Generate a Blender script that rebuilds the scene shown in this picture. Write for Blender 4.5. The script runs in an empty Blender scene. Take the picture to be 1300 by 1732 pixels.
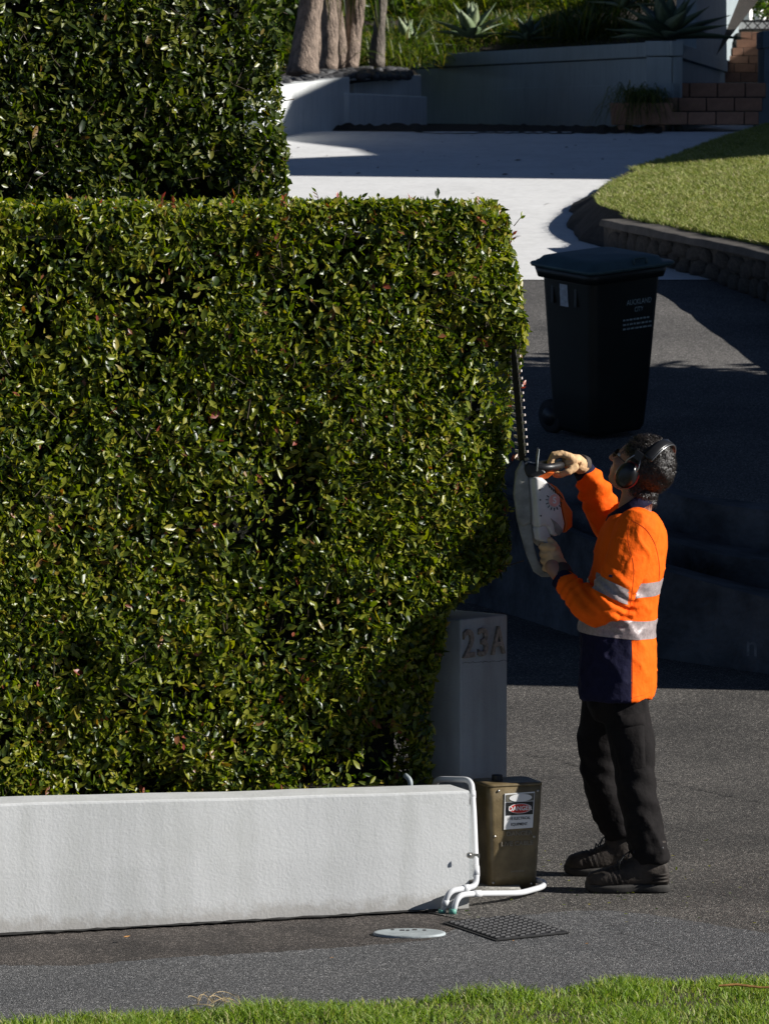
import bpy, bmesh, math, random
import numpy as np
from mathutils import Vector, Matrix, Quaternion

random.seed(11)
rng = np.random.default_rng(11)
SC = bpy.context.scene
COL = SC.collection

# ------------------------------------------------------------------ camera
F = 8100.0                       # focal length in photograph pixels (1300 wide)
CAMZ = 2.87
PITCH = math.atan(636.0 / F)
cd = bpy.data.cameras.new('camera')
cd.sensor_fit = 'HORIZONTAL'
cd.sensor_width = 36.0
cd.lens = F / 1300.0 * 36.0
cd.clip_start = 0.1
cd.clip_end = 2000.0
cd.dof.use_dof = True
cd.dof.focus_distance = 18.2
cd.dof.aperture_fstop = 22.0
cam = bpy.data.objects.new('camera', cd)
cam.location = (0, 0, CAMZ)
cam.rotation_euler = (math.pi / 2 - PITCH, 0, 0)
COL.objects.link(cam)
SC.camera = cam

# ------------------------------------------------------------------ sky, sun, exposure
ELEV = math.radians(27.5)
AZ = math.radians(7.0)
TOSUN = Vector((math.cos(ELEV) * math.cos(AZ), -math.cos(ELEV) * math.sin(AZ), math.sin(ELEV)))
world = bpy.data.worlds.new('World')
SC.world = world
world.use_nodes = True
wn = world.node_tree
wn.nodes.clear()
wo = wn.nodes.new('ShaderNodeOutputWorld')
wb = wn.nodes.new('ShaderNodeBackground')
ws = wn.nodes.new('ShaderNodeTexSky')
ws.sky_type = 'NISHITA'
ws.sun_disc = False
ws.sun_elevation = ELEV
ws.sun_rotation = math.atan2(TOSUN.x, TOSUN.y)
ws.altitude = 1500.0
ws.air_density = 0.4
ws.dust_density = 0.2
ws.ozone_density = 1.5
wb.inputs['Strength'].default_value = 0.05
wn.links.new(ws.outputs[0], wb.inputs[0])
wn.links.new(wb.outputs[0], wo.inputs[0])

sd = bpy.data.lights.new('sun', 'SUN')
sd.energy = 5.0
sd.angle = math.radians(0.5)
sd.color = (1.0, 0.965, 0.915)
sun = bpy.data.objects.new('sun', sd)
sun.rotation_euler = TOSUN.to_track_quat('Z', 'Y').to_euler()
sun.location = (20, -5, 20)
COL.objects.link(sun)

SC.view_settings.view_transform = 'Standard'
SC.view_settings.look = 'None'
SC.view_settings.exposure = 0.44
SC.view_settings.gamma = 1.0
SC.view_settings.use_curve_mapping = False
SC.render.engine = 'CYCLES'
SC.cycles.use_denoising = True
SC.cycles.max_bounces = 6
SC.cycles.diffuse_bounces = 3
SC.cycles.glossy_bounces = 3
SC.cycles.transmission_bounces = 4
SC.cycles.sample_clamp_indirect = 6.0

# ------------------------------------------------------------------ points
CP, SP = math.cos(PITCH), math.sin(PITCH)


def ray(px, py):
    a = 866.0 - py
    return Vector((px - 650.0, F * CP + a * SP, -F * SP + a * CP))


def P(px, py, Y):
    d = ray(px, py)
    t = Y / d.y
    return Vector((d.x * t, Y, CAMZ + d.z * t))


def G(px, py, z=0.0):
    d = ray(px, py)
    t = (z - CAMZ) / d.z
    return Vector((d.x * t, d.y * t, z))


# ------------------------------------------------------------------ object helpers
BASE = {}


def tag(o, label=None, cat=None, group=None, kind=None):
    if label: o['label'] = label
    if cat: o['category'] = cat
    if group: o['group'] = group
    if kind: o['kind'] = kind
    return o


def thing(name, label, cat, loc, group=None):
    o = bpy.data.objects.new(name, None)
    o.empty_display_size = 0.1
    o.location = loc
    COL.objects.link(o)
    BASE[o.name] = Vector(loc)
    return tag(o, label, cat, group)


def link_mesh(name, me, mat, parent=None, world_coords=True):
    o = bpy.data.objects.new(name, me)
    COL.objects.link(o)
    if mat is not None and len(me.materials) == 0:
        me.materials.append(mat)
    b = Vector((0, 0, 0))
    if parent is not None:
        o.parent = parent
        b = BASE[parent.name]
    if world_coords and b.length > 0:
        me.transform(Matrix.Translation(-b))
    BASE[o.name] = b
    return o


class MB:
    """collects shapes into one mesh, in world coordinates"""

    def __init__(self):
        self.v = []
        self.f = []

    def add(self, vs, fs):
        n = len(self.v)
        self.v += [tuple(p) for p in vs]
        self.f += [tuple(i + n for i in f) for f in fs]
        return self

    def box(self, c, s, rz=0.0, M=None):
        c = Vector(c)
        vs = []
        R = Matrix.Rotation(rz, 3, 'Z') if M is None else M
        for z in (-.5, .5):
            for x, y in ((-.5, -.5), (.5, -.5), (.5, .5), (-.5, .5)):
                vs.append(c + R @ Vector((x * s[0], y * s[1], z * s[2])))
        return self.add(vs, [(3, 2, 1, 0), (4, 5, 6, 7), (0, 1, 5, 4), (1, 2, 6, 5), (2, 3, 7, 6), (3, 0, 4, 7)])

    def prism(self, bottom, top):
        n = len(bottom)
        fs = [tuple(reversed(range(n))), tuple(range(n, 2 * n))]
        for i in range(n):
            j = (i + 1) % n
            fs.append((i, j, n + j, n + i))
        return self.add(list(bottom) + list(top), fs)

    def strip(self, A, B):
        n = len(A)
        return self.add(list(A) + list(B), [(i, i + 1, n + i + 1, n + i) for i in range(n - 1)])

    def loft(self, rings, cap=True):
        m = len(rings[0])
        vs = [p for r in rings for p in r]
        fs = []
        for k in range(len(rings) - 1):
            for i in range(m):
                j = (i + 1) % m
                fs.append((k * m + i, k * m + j, (k + 1) * m + j, (k + 1) * m + i))
        if cap:
            fs.append(tuple(reversed(range(m))))
            fs.append(tuple(range((len(rings) - 1) * m, len(rings) * m)))
        return self.add(vs, fs)

    def tube(self, path, rad, n=10, cap=True, round_end=False):
        path = [Vector(p) for p in path]
        if not hasattr(rad, '__len__'):
            rad = [rad] * len(path)
        rad = list(rad)
        if round_end:
            d0 = (path[0] - path[1]).normalized()
            d1 = (path[-1] - path[-2]).normalized()
            r0, r1 = rad[0], rad[-1]
            pre, pr, post, po = [], [], [], []
            for a in (0.98, 0.8, 0.45):
                pre.append(path[0] + d0 * r0 * a); pr.append(r0 * math.sqrt(1 - a * a))
                post.insert(0, path[-1] + d1 * r1 * a); po.insert(0, r1 * math.sqrt(1 - a * a))
            path = pre + path + post
            rad = pr + rad + po
        rings = []
        up = None
        for i, p in enumerate(path):
            a = path[max(i - 1, 0)]
            b = path[min(i + 1, len(path) - 1)]
            t = (b - a).normalized()
            if up is None:
                up = Vector((0, 0, 1)) if abs(t.z) < .9 else Vector((1, 0, 0))
            s = t.cross(up).normalized()
            up = s.cross(t).normalized()
            rings.append([p + (s * math.cos(2 * math.pi * k / n) + up * math.sin(2 * math.pi * k / n)) * rad[i] for k in range(n)])
        return self.loft(rings, cap)

    def ellipsoid(self, c, r, M=None, nu=16, nv=10):
        c = Vector(c)
        M = M or Matrix.Identity(3)
        rings = []
        for j in range(1, nv):
            th = math.pi * j / nv
            rings.append([c + M @ Vector((r[0] * math.sin(th) * math.cos(2 * math.pi * i / nu), r[1] * math.sin(th) * math.sin(2 * math.pi * i / nu), -r[2] * math.cos(th))) for i in range(nu)])
        return self.loft(rings, True)

    def disc(self, c, rx, ry, ax, ay, n=28):
        c = Vector(c)
        return self.add([c + ax * rx * math.cos(2 * math.pi * i / n) + ay * ry * math.sin(2 * math.pi * i / n) for i in range(n)], [tuple(range(n))])

    def mesh(self, name, smooth=False, bevel=0.0, seg=2, recalc=True, angle=35):
        me = bpy.data.meshes.new(name)
        me.from_pydata(self.v, [], self.f)
        if recalc or bevel > 0:
            bm = bmesh.new()
            bm.from_mesh(me)
            if recalc:
                bmesh.ops.recalc_face_normals(bm, faces=bm.faces)
            if bevel > 0:
                es = [e for e in bm.edges if len(e.link_faces) == 2 and e.calc_face_angle(0) > math.radians(angle)]
                bmesh.ops.bevel(bm, geom=es, offset=bevel, segments=seg, profile=0.5, affect='EDGES', clamp_overlap=True)
            bm.to_mesh(me)
            bm.free()
        if smooth:
            me.polygons.foreach_set('use_smooth', [True] * len(me.polygons))
        me.update()
        return me

    def build(self, name, mat, parent=None, smooth=False, bevel=0.0, seg=2, recalc=True):
        return link_mesh(name, self.mesh(name, smooth, bevel, seg, recalc), mat, parent)


def np_mesh(name, V, loops_flat, face_sizes, smooth=True):
    me = bpy.data.meshes.new(name)
    nv = len(V)
    me.vertices.add(nv)
    me.vertices.foreach_set('co', np.ascontiguousarray(V, dtype=np.float32).ravel())
    me.loops.add(len(loops_flat))
    me.loops.foreach_set('vertex_index', np.asarray(loops_flat, dtype=np.int32))
    fs = np.asarray(face_sizes, dtype=np.int32)
    me.polygons.add(len(fs))
    st = np.zeros(len(fs), dtype=np.int32)
    st[1:] = np.cumsum(fs)[:-1]
    me.polygons.foreach_set('loop_start', st)
    me.polygons.foreach_set('loop_total', fs)
    if smooth:
        me.polygons.foreach_set('use_smooth', np.ones(len(fs), dtype=bool))
    me.update(calc_edges=True)
    me.validate()
    return me


def text_mesh(body, size, extrude=0.0, bevel=0.0, align='CENTER', bold=0.0):
    cu = bpy.data.curves.new('t', 'FONT')
    cu.body = body
    cu.size = size
    cu.extrude = extrude
    cu.bevel_depth = bevel
    cu.offset = bold
    cu.align_x = align
    cu.align_y = 'CENTER'
    cu.resolution_u = 4
    o = bpy.data.objects.new('t', cu)
    COL.objects.link(o)
    dg = bpy.context.evaluated_depsgraph_get()
    me = bpy.data.meshes.new_from_object(o.evaluated_get(dg))
    bpy.data.objects.remove(o)
    bpy.data.curves.remove(cu)
    me.materials.clear()
    return me


def put_text(name, body, size, mat, parent, pos, right, up, extrude=0.0, bevel=0.0, sx=1.0, bold=0.0):
    me = text_mesh(body, size, extrude, bevel, bold=bold)
    r = Vector(right).normalized()
    u = Vector(up).normalized()
    n = r.cross(u).normalized()
    M = Matrix(((r.x * sx, u.x, n.x, pos[0]), (r.y * sx, u.y, n.y, pos[1]), (r.z * sx, u.z, n.z, pos[2]), (0, 0, 0, 1)))
    me.transform(M)
    return link_mesh(name, me, mat, parent)


def remesh(mb, voxel, smooth_it=4, name='m', factor=0.5):
    me = mb.mesh('tmp')
    o = bpy.data.objects.new('tmp', me)
    COL.objects.link(o)
    m = o.modifiers.new('r', 'REMESH')
    m.mode = 'VOXEL'
    m.voxel_size = voxel
    if smooth_it:
        s = o.modifiers.new('s', 'SMOOTH')
        s.factor = factor
        s.iterations = smooth_it
    dg = bpy.context.evaluated_depsgraph_get()
    r = bpy.data.meshes.new_from_object(o.evaluated_get(dg))
    bpy.data.objects.remove(o)
    r.name = name
    r.polygons.foreach_set('use_smooth', [True] * len(r.polygons))
    return r


def vnoise(p, seed=0):
    p = np.asarray(p, dtype=np.float64)
    i = np.floor(p).astype(np.int64)
    f = p - i
    f = f * f * (3 - 2 * f)

    def h(ix, iy, iz):
        n = (ix * 374761393 + iy * 668265263 + iz * 2147483647 + seed * 1013904223) & 0xFFFFFFFF
        n = ((n ^ (n >> 13)) * 1274126177) & 0xFFFFFFFF
        n = ((n ^ (n >> 16)) * 2246822519) & 0xFFFFFFFF
        return ((n ^ (n >> 15)) & 0xFFFFFF) / float(0xFFFFFF)
    r = 0
    for dx in (0, 1):
        wx = f[:, 0] if dx else 1 - f[:, 0]
        for dy in (0, 1):
            wy = f[:, 1] if dy else 1 - f[:, 1]
            for dz in (0, 1):
                wz = f[:, 2] if dz else 1 - f[:, 2]
                r = r + wx * wy * wz * h(i[:, 0] + dx, i[:, 1] + dy, i[:, 2] + dz)
    return r * 2 - 1


def me_co(me):
    a = np.zeros(len(me.vertices) * 3, dtype=np.float32)
    me.vertices.foreach_get('co', a)
    return a.reshape(-1, 3).astype(np.float64)


def me_no(me):
    a = np.zeros(len(me.vertices) * 3, dtype=np.float32)
    me.vertices.foreach_get('normal', a)
    return a.reshape(-1, 3).astype(np.float64)


def me_set(me, co):
    me.vertices.foreach_set('co', np.ascontiguousarray(co, dtype=np.float32).ravel())
    me.update()


# ------------------------------------------------------------------ materials
def new_mat(name):
    m = bpy.data.materials.new(name)
    m.use_nodes = True
    nt = m.node_tree
    nt.nodes.clear()
    out = nt.nodes.new('ShaderNodeOutputMaterial')
    b = nt.nodes.new('ShaderNodeBsdfPrincipled')
    nt.links.new(b.outputs[0], out.inputs[0])
    return m, nt, b, out


def N(nt, t, **kw):
    n = nt.nodes.new(t)
    for k, v in kw.items():
        if k in n.inputs.keys():
            n.inputs[k].default_value = v
        else:
            setattr(n, k, v)
    return n


def ramp(nt, fac, stops, interp='LINEAR'):
    r = nt.nodes.new('ShaderNodeValToRGB')
    r.color_ramp.interpolation = interp
    e = r.color_ramp.elements
    while len(e) < len(stops):
        e.new(0.5)
    for i, (p, c) in enumerate(stops):
        e[i].position = p
        e[i].color = (*c, 1) if len(c) == 3 else c
    nt.links.new(fac, r.inputs[0])
    return r


def simple(name, col, rough=.6, var=.2, scale=8., bump=.1, bscale=120., metallic=0., spec=.5, col2=None, stretch=None, bdist=.004, sheen=0.0, coat=0.0):
    m, nt, b, out = new_mat(name)
    tc = N(nt, 'ShaderNodeTexCoord')
    src = tc.outputs['Object']
    if stretch:
        mp = N(nt, 'ShaderNodeMapping')
        mp.inputs['Scale'].default_value = stretch
        nt.links.new(src, mp.inputs[0])
        src = mp.outputs[0]
    n1 = N(nt, 'ShaderNodeTexNoise', Scale=scale, Detail=6.0, Roughness=.6)
    nt.links.new(src, n1.inputs['Vector'])
    c = Vector(col)
    ca = tuple(c * (1 - var))
    cb = tuple(col2) if col2 else tuple(min(1, x) for x in c * (1 + var))
    r = ramp(nt, n1.outputs[0], [(.3, ca), (.7, cb)])
    nt.links.new(r.outputs[0], b.inputs['Base Color'])
    b.inputs['Roughness'].default_value = rough
    b.inputs['Metallic'].default_value = metallic
    b.inputs['Specular IOR Level'].default_value = spec
    if sheen: b.inputs['Sheen Weight'].default_value = sheen
    if coat: b.inputs['Coat Weight'].default_value = coat
    if bump > 0:
        n2 = N(nt, 'ShaderNodeTexNoise', Scale=bscale, Detail=4.0)
        nt.links.new(src, n2.inputs['Vector'])
        bp = N(nt, 'ShaderNodeBump', Strength=bump, Distance=bdist)
        nt.links.new(n2.outputs[0], bp.inputs['Height'])
        nt.links.new(bp.outputs[0], b.inputs['Normal'])
    return m


def leaf_mat(name, stops, rough=.35, trans=.25, spec=.5, tcol=(.25, .32, .03), patch=0.0):
    m, nt, b, out = new_mat(name)
    g = N(nt, 'ShaderNodeNewGeometry')
    oi = N(nt, 'ShaderNodeObjectInfo')
    ad = N(nt, 'ShaderNodeMath', operation='ADD')
    nt.links.new(g.outputs['Random Per Island'], ad.inputs[0])
    nt.links.new(oi.outputs['Random'], ad.inputs[1])
    fr = N(nt, 'ShaderNodeMath', operation='FRACT')
    nt.links.new(ad.outputs[0], fr.inputs[0])
    fac = fr.outputs[0]
    if patch > 0:
        tc = N(nt, 'ShaderNodeTexCoord')
        gp = N(nt, 'ShaderNodeTexNoise', Scale=2.4, Detail=3.0, Roughness=.6)
        nt.links.new(tc.outputs['Object'], gp.inputs['Vector'])
        mr = N(nt, 'ShaderNodeMapRange')
        mr.inputs['From Min'].default_value = .3
        mr.inputs['From Max'].default_value = .7
        mr.inputs['To Min'].default_value = 1.0 + patch
        mr.inputs['To Max'].default_value = 1.0 - patch
        nt.links.new(gp.outputs[0], mr.inputs['Value'])
        pw = N(nt, 'ShaderNodeMath', operation='POWER')
        nt.links.new(fac, pw.inputs[0])
        nt.links.new(mr.outputs[0], pw.inputs[1])
        fac = pw.outputs[0]
    r = ramp(nt, fac, stops)
    nt.links.new(r.outputs[0], b.inputs['Base Color'])
    b.inputs['Roughness'].default_value = rough
    b.inputs['Specular IOR Level'].default_value = spec
    if trans > 0:
        tr = N(nt, 'ShaderNodeBsdfTranslucent')
        mx2 = N(nt, 'ShaderNodeMix', data_type='RGBA', blend_type='MULTIPLY')
        mx2.inputs[0].default_value = 1.0
        nt.links.new(r.outputs[0], mx2.inputs[6])
        mx2.inputs[7].default_value = (*[x * 8 for x in tcol], 1)
        nt.links.new(mx2.outputs[2], tr.inputs[0])
        ms = N(nt, 'ShaderNodeMixShader')
        ms.inputs[0].default_value = trans
        nt.links.new(b.outputs[0], ms.inputs[1])
        nt.links.new(tr.outputs[0], ms.inputs[2])
        nt.links.new(ms.outputs[0], out.inputs[0])
    return m


def asphalt(name, dark, mid, light, scale=260., patch=(.75, 1.2), pscale=1.3, bump=.6):
    m, nt, b, out = new_mat(name)
    tc = N(nt, 'ShaderNodeTexCoord')
    vo = N(nt, 'ShaderNodeTexVoronoi', Scale=scale, feature='F1')
    nt.links.new(tc.outputs['Object'], vo.inputs['Vector'])
    bw = N(nt, 'ShaderNodeSeparateColor')
    nt.links.new(vo.outputs['Color'], bw.inputs[0])
    r = ramp(nt, bw.outputs[0], [(0, dark), (.45, mid), (.8, mid), (.97, light)])
    n1 = N(nt, 'ShaderNodeTexNoise', Scale=pscale, Detail=7., Roughness=.62)
    nt.links.new(tc.outputs['Object'], n1.inputs['Vector'])
    r2 = ramp(nt, n1.outputs[0], [(.3, (patch[0],) * 3), (.7, (patch[1], patch[1] * .98, patch[1] * .95))])
    mx = N(nt, 'ShaderNodeMix', data_type='RGBA', blend_type='MULTIPLY')
    mx.inputs[0].default_value = 1
    nt.links.new(r.outputs[0], mx.inputs[6])
    nt.links.new(r2.outputs[0], mx.inputs[7])
    nt.links.new(mx.outputs[2], b.inputs['Base Color'])
    b.inputs['Roughness'].default_value = .85
    b.inputs['Specular IOR Level'].default_value = .25
    bp = N(nt, 'ShaderNodeBump', Strength=bump, Distance=.004)
    bp.invert = True
    nt.links.new(vo.outputs['Distance'], bp.inputs['Height'])
    nt.links.new(bp.outputs[0], b.inputs['Normal'])
    return m


def stucco(name, col, grime=(.42, .42, .38), fine=90., bump=.55, streak=True, gamt=.5, splash=0.0):
    m, nt, b, out = new_mat(name)
    tc = N(nt, 'ShaderNodeTexCoord')
    o = tc.outputs['Object']
    n1 = N(nt, 'ShaderNodeTexNoise', Scale=2.2, Detail=8., Roughness=.65)
    nt.links.new(o, n1.inputs['Vector'])
    mp = N(nt, 'ShaderNodeMapping')
    mp.inputs['Scale'].default_value = (14, 14, 1.6)
    nt.links.new(o, mp.inputs[0])
    n2 = N(nt, 'ShaderNodeTexNoise', Scale=1.0, Detail=5., Roughness=.6)
    nt.links.new(mp.outputs[0], n2.inputs['Vector'])
    ad = N(nt, 'ShaderNodeMath', operation='MULTIPLY')
    nt.links.new(n1.outputs[0], ad.inputs[0])
    nt.links.new(n2.outputs[0], ad.inputs[1])
    c = Vector(col)
    r = ramp(nt, ad.outputs[0], [(.12, tuple(c * (1 - gamt) + Vector(grime) * gamt)), (.27, tuple(c * .93)), (.45, tuple(c))])
    colout = r.outputs[0]
    if splash > 0:                       # soil splashed up from the ground, ragged
        sx = N(nt, 'ShaderNodeSeparateXYZ')
        nt.links.new(o, sx.inputs[0])
        ns = N(nt, 'ShaderNodeTexNoise', Scale=16., Detail=6., Roughness=.7)
        nt.links.new(o, ns.inputs['Vector'])
        ma = N(nt, 'ShaderNodeMath', operation='MULTIPLY_ADD')
        ma.inputs[1].default_value = splash * 1.6
        ma.inputs[2].default_value = -splash * .55
        nt.links.new(ns.outputs[0], ma.inputs[0])
        sb = N(nt, 'ShaderNodeMath', operation='SUBTRACT')
        nt.links.new(sx.outputs[2], sb.inputs[0])
        nt.links.new(ma.outputs[0], sb.inputs[1])
        rs = ramp(nt, sb.outputs[0], [(.0, (.45, .45, .45)), (.045, (0, 0, 0))])
        mxs = N(nt, 'ShaderNodeMix', data_type='RGBA')
        nt.links.new(rs.outputs[0], mxs.inputs[0])
        nt.links.new(colout, mxs.inputs[6])
        mxs.inputs[7].default_value = (.24, .21, .17, 1)
        colout = mxs.outputs[2]
    nt.links.new(colout, b.inputs['Base Color'])
    b.inputs['Roughness'].default_value = .85
    b.inputs['Specular IOR Level'].default_value = .25
    n3 = N(nt, 'ShaderNodeTexNoise', Scale=fine, Detail=3., Roughness=.5)
    nt.links.new(o, n3.inputs['Vector'])
    n4 = N(nt, 'ShaderNodeTexNoise', Scale=11., Detail=3.)
    nt.links.new(o, n4.inputs['Vector'])
    a2 = N(nt, 'ShaderNodeMath', operation='MULTIPLY_ADD')
    a2.inputs[1].default_value = .55
    nt.links.new(n4.outputs[0], a2.inputs[0])
    nt.links.new(n3.outputs[0], a2.inputs[2])
    bp = N(nt, 'ShaderNodeBump', Strength=bump, Distance=.008)
    nt.links.new(a2.outputs[0], bp.inputs['Height'])
    nt.links.new(bp.outputs[0], b.inputs['Normal'])
    return m


M = {}
M['footpath'] = asphalt('footpath_asphalt', (.03, .03, .031), (.108, .11, .114), (.36, .36, .36), 200., (.85, 1.15), bump=.9)
M['strip'] = asphalt('old_asphalt', (.024, .021, .019), (.078, .069, .063), (.26, .23, .21), 200., (.6, 1.3), 3., bump=.9)
M['drive'] = asphalt('driveway_asphalt', (.026, .025, .023), (.088, .083, .078), (.33, .31, .28), 180., (.6, 1.3), .9, bump=.9)
M['upper'] = asphalt('upper_asphalt', (.04, .04, .04), (.125, .12, .115), (.32, .31, .3), 160., (.65, 1.3), .8)
M['white'] = stucco('painted_stucco', (.62, .63, .625), (.38, .39, .37), bump=.18, fine=95., splash=.10)
M['pillar'] = stucco('pillar_stucco', (.38, .41, .43), (.2, .2, .2), 130., .35)
M['backwall'] = stucco('painted_block', (.36, .42, .44), (.2, .24, .25), 25., .3)
M['concrete'] = stucco('driveway_concrete', (.82, .82, .81), (.62, .62, .61), 40., .12, gamt=.8)
M['darkstone'] = simple('dark_stone', (.045, .038, .03), .9, .5, 6., .8, 30., col2=(.09, .075, .058), bdist=.02)
M['scoria'] = simple('scoria_wall', (.014, .014, .014), .95, .6, 2.6, 1., 22., col2=(.13, .135, .145), bdist=.02)
M['kerb'] = simple('dark_kerb', (.024, .021, .018), .95, .5, 9., .8, 60., bdist=.01)
M['coping'] = simple('mortar_coping', (.085, .076, .066), .95, .35, 7., .8, 60., bdist=.008)
M['soil'] = simple('soil', (.03, .022, .016), 1., .5, 12., 1., 60., bdist=.02)
M['black'] = simple('black_plastic', (.012, .012, .013), .42, .3, 20., .15, 300.)
M['rubber'] = simple('rubber', (.015, .015, .015), .8, .3, 20., .2, 300.)
M['terracotta'] = simple('terracotta_tile', (.36, .19, .12), .7, .25, 9., .2, 80.)
M['grout'] = simple('grout', (.1, .085, .075), .95, .3, 20., .3, 100.)
M['twig'] = simple('twig_bark', (.05, .035, .022), .9, .4, 30., .4, 200.)
M['bark'] = simple('pale_bark', (.25, .19, .15), .95, .55, 9., 1., 26., stretch=(2.5, 2.5, .9), bdist=.03)
M['barkgrey'] = simple('grey_bark', (.17, .145, .12), .95, .5, 5., 1., 22., stretch=(2.5, 2.5, .8), bdist=.03)
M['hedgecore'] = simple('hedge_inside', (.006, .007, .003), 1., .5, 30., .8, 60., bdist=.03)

# ================================================================== SETTING
def zl(Y):                                   # lower driveway
    return max(0.0, (Y - 22.3) * .05)


def zu(Y):                                   # upper driveway
    return 1.13 + (.111 if Y > 27.9 else .0856) * (Y - 27.9)


def zc(Y):                                   # concrete
    return 1.84 + .081 * (min(Y, 47.5) - 34.3) + .008 * max(0, Y - 47.5)


def gridmesh(name, xs, ys, zf, mat, kind='structure'):
    vs = [(x, y, zf(x, y)) for y in ys for x in xs]
    n = len(xs)
    fs = [(j * n + i, j * n + i + 1, (j + 1) * n + i + 1, (j + 1) * n + i) for j in range(len(ys) - 1) for i in range(n - 1)]
    o = MB().add(vs, fs).build(name, mat, None, True, recalc=False)
    return tag(o, kind=kind)


def lin(a, b, n):
    return [a + (b - a) * i / (n - 1) for i in range(n)]


M['ground'] = simple('ground_soil', (.05, .045, .03), 1., .4, 1.5, .5, 20., bdist=.02)
gm = MB().add([(-400, -300, -.03), (400, -300, -.03), (400, 600, -.03), (-400, 600, -.03)], [(0, 1, 2, 3)]).build('ground', M['ground'], None, recalc=False)
tag(gm, kind='structure')
# hillside under the upper terraces, left and right of the built surfaces
def hz(x, y):
    if y < 29.2: return -.06
    if y < 34.3: return zu(y) - .25
    if y < 49: return zc(y) - .25
    return zc(49) - .25 + max(0, y - 60) * .09
gridmesh('hillside', lin(-40, 40, 9), [29.15, 29.25] + lin(30, 49, 20) + lin(50, 160, 12), hz, M['ground'])

# street verge line and wall line on the ground
WA, WB = G(0, 1582), G(740, 1540)
U = (WB - WA); U.z = 0; U.normalize()                # along the wall, to the right
V = Vector((-U.y, U.x, 0))                            # into the garden
def W(u, v, z=0.0):
    return WA + U * u + V * v + Vector((0, 0, z))
WEND = 1.7
for _ in range(10):
    _q = W(WEND, 0)
    WEND += ((795 - 650) / F * _q.y - _q.x) / U.x

# footpath, older strip along the wall and lower driveway: sheets that butt along one ragged seam
strip_px = [(-400, 1655), (0, 1633), (130, 1634), (300, 1619), (480, 1610), (640, 1598), (720, 1592)]
seam = [(G(a, b).x, G(a, b).y) for a, b in strip_px] + [(.33, 17.36), (.5, 17.52), (.7, 17.62), (.85, 17.62), (1.0, 17.52), (1.25, 17.25), (1.75, 16.75), (2.2, 16.3), (8., 15.)]
XJ = .33                                    # strip left of here, driveway right of here
def seam_y(x):
    if x <= seam[0][0]: return seam[0][1]
    for (a, b), (c, d) in zip(seam, seam[1:]):
        if x <= c:
            return b + (d - b) * (x - a) / (c - a)
    return seam[-1][1]
_sr = random.Random(3)
def fine_xs(x0, x1, n):
    return [x0 + (x1 - x0) * k / (n - 1) for k in range(n)]
def wall_y(x): return W((x - WA.x) / U.x, .1).y
sxs = fine_xs(-2.6, XJ, 120) + fine_xs(XJ, 3.0, 110)[1:] + fine_xs(3.0, 8., 8)[1:]
sys_ = [seam_y(x) + _sr.gauss(0, .008) for x in sxs]
A = [Vector((x, 9.0, 0)) for x in sxs]
B = [Vector((x, y, 0)) for x, y in zip(sxs, sys_)]
fp = MB().strip(A, B).build('footpath', M['footpath'], None, recalc=False)
tag(fp, kind='structure')
ij = 119
B1 = B[:ij + 1]
C1 = [Vector((p.x, max(wall_y(p.x), p.y + .02) + .5, -.008)) for p in B1]
st = MB().strip(B1, C1).build('asphalt_strip', M['strip'], None, recalc=False)
tag(st, kind='structure')
vs, fs = [], []
rows = 22
dx_ = [p.x for p in B1[::6]][:-1] + [p.x for p in B[ij:]]
dy_ = [wall_y(p.x) + .05 for p in B1[::6]][:-1] + [p.y for p in B[ij:]]
for j in range(rows):
    for x, y0 in zip(dx_, dy_):
        y = y0 + (29.4 - y0) * j / (rows - 1)
        vs.append((x, y, zl(y)))
n = len(dx_)
fs = [(j * n + i, j * n + i + 1, (j + 1) * n + i + 1, (j + 1) * n + i) for j in range(rows - 1) for i in range(n - 1)]
ld = MB().add(vs, fs).build('driveway', M['drive'], None, True, recalc=False)
tag(ld, kind='structure')

def crack(parent, pts, w, mat):
    mb = MB()
    A, B = [], []
    dense = []
    for a, b in zip(pts, pts[1:]):
        for k in range(10):
            dense.append(a.lerp(b, k / 10))
    for i, p in enumerate(dense):
        q = p + Vector((random.uniform(-.006, .006), random.uniform(-.03, .03), 0))
        ww = w * random.uniform(.3, 1.1)
        z = zl(q.y) + .004
        A.append((q.x, q.y - ww * 2.2, z)); B.append((q.x, q.y + ww * 2.2, z))
    return mb.strip(A, B).build('crack', mat, parent, recalc=False)
M['crack'] = simple('crack_dirt', (.012, .011, .01), 1., .3)
crack(ld, [G(862, 1262), G(900, 1280), G(940, 1284), G(975, 1296), G(1010, 1300)], .005, M['crack'])
crack(ld, [G(1108, 1318), G(1150, 1330), G(1220, 1345), G(1310, 1362)], .004, M['crack'])
crack(ld, [G(962, 1528), G(1000, 1548), G(1060, 1580), G(1140, 1612), G(1190, 1640)], .0022, M['crack'])

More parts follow.
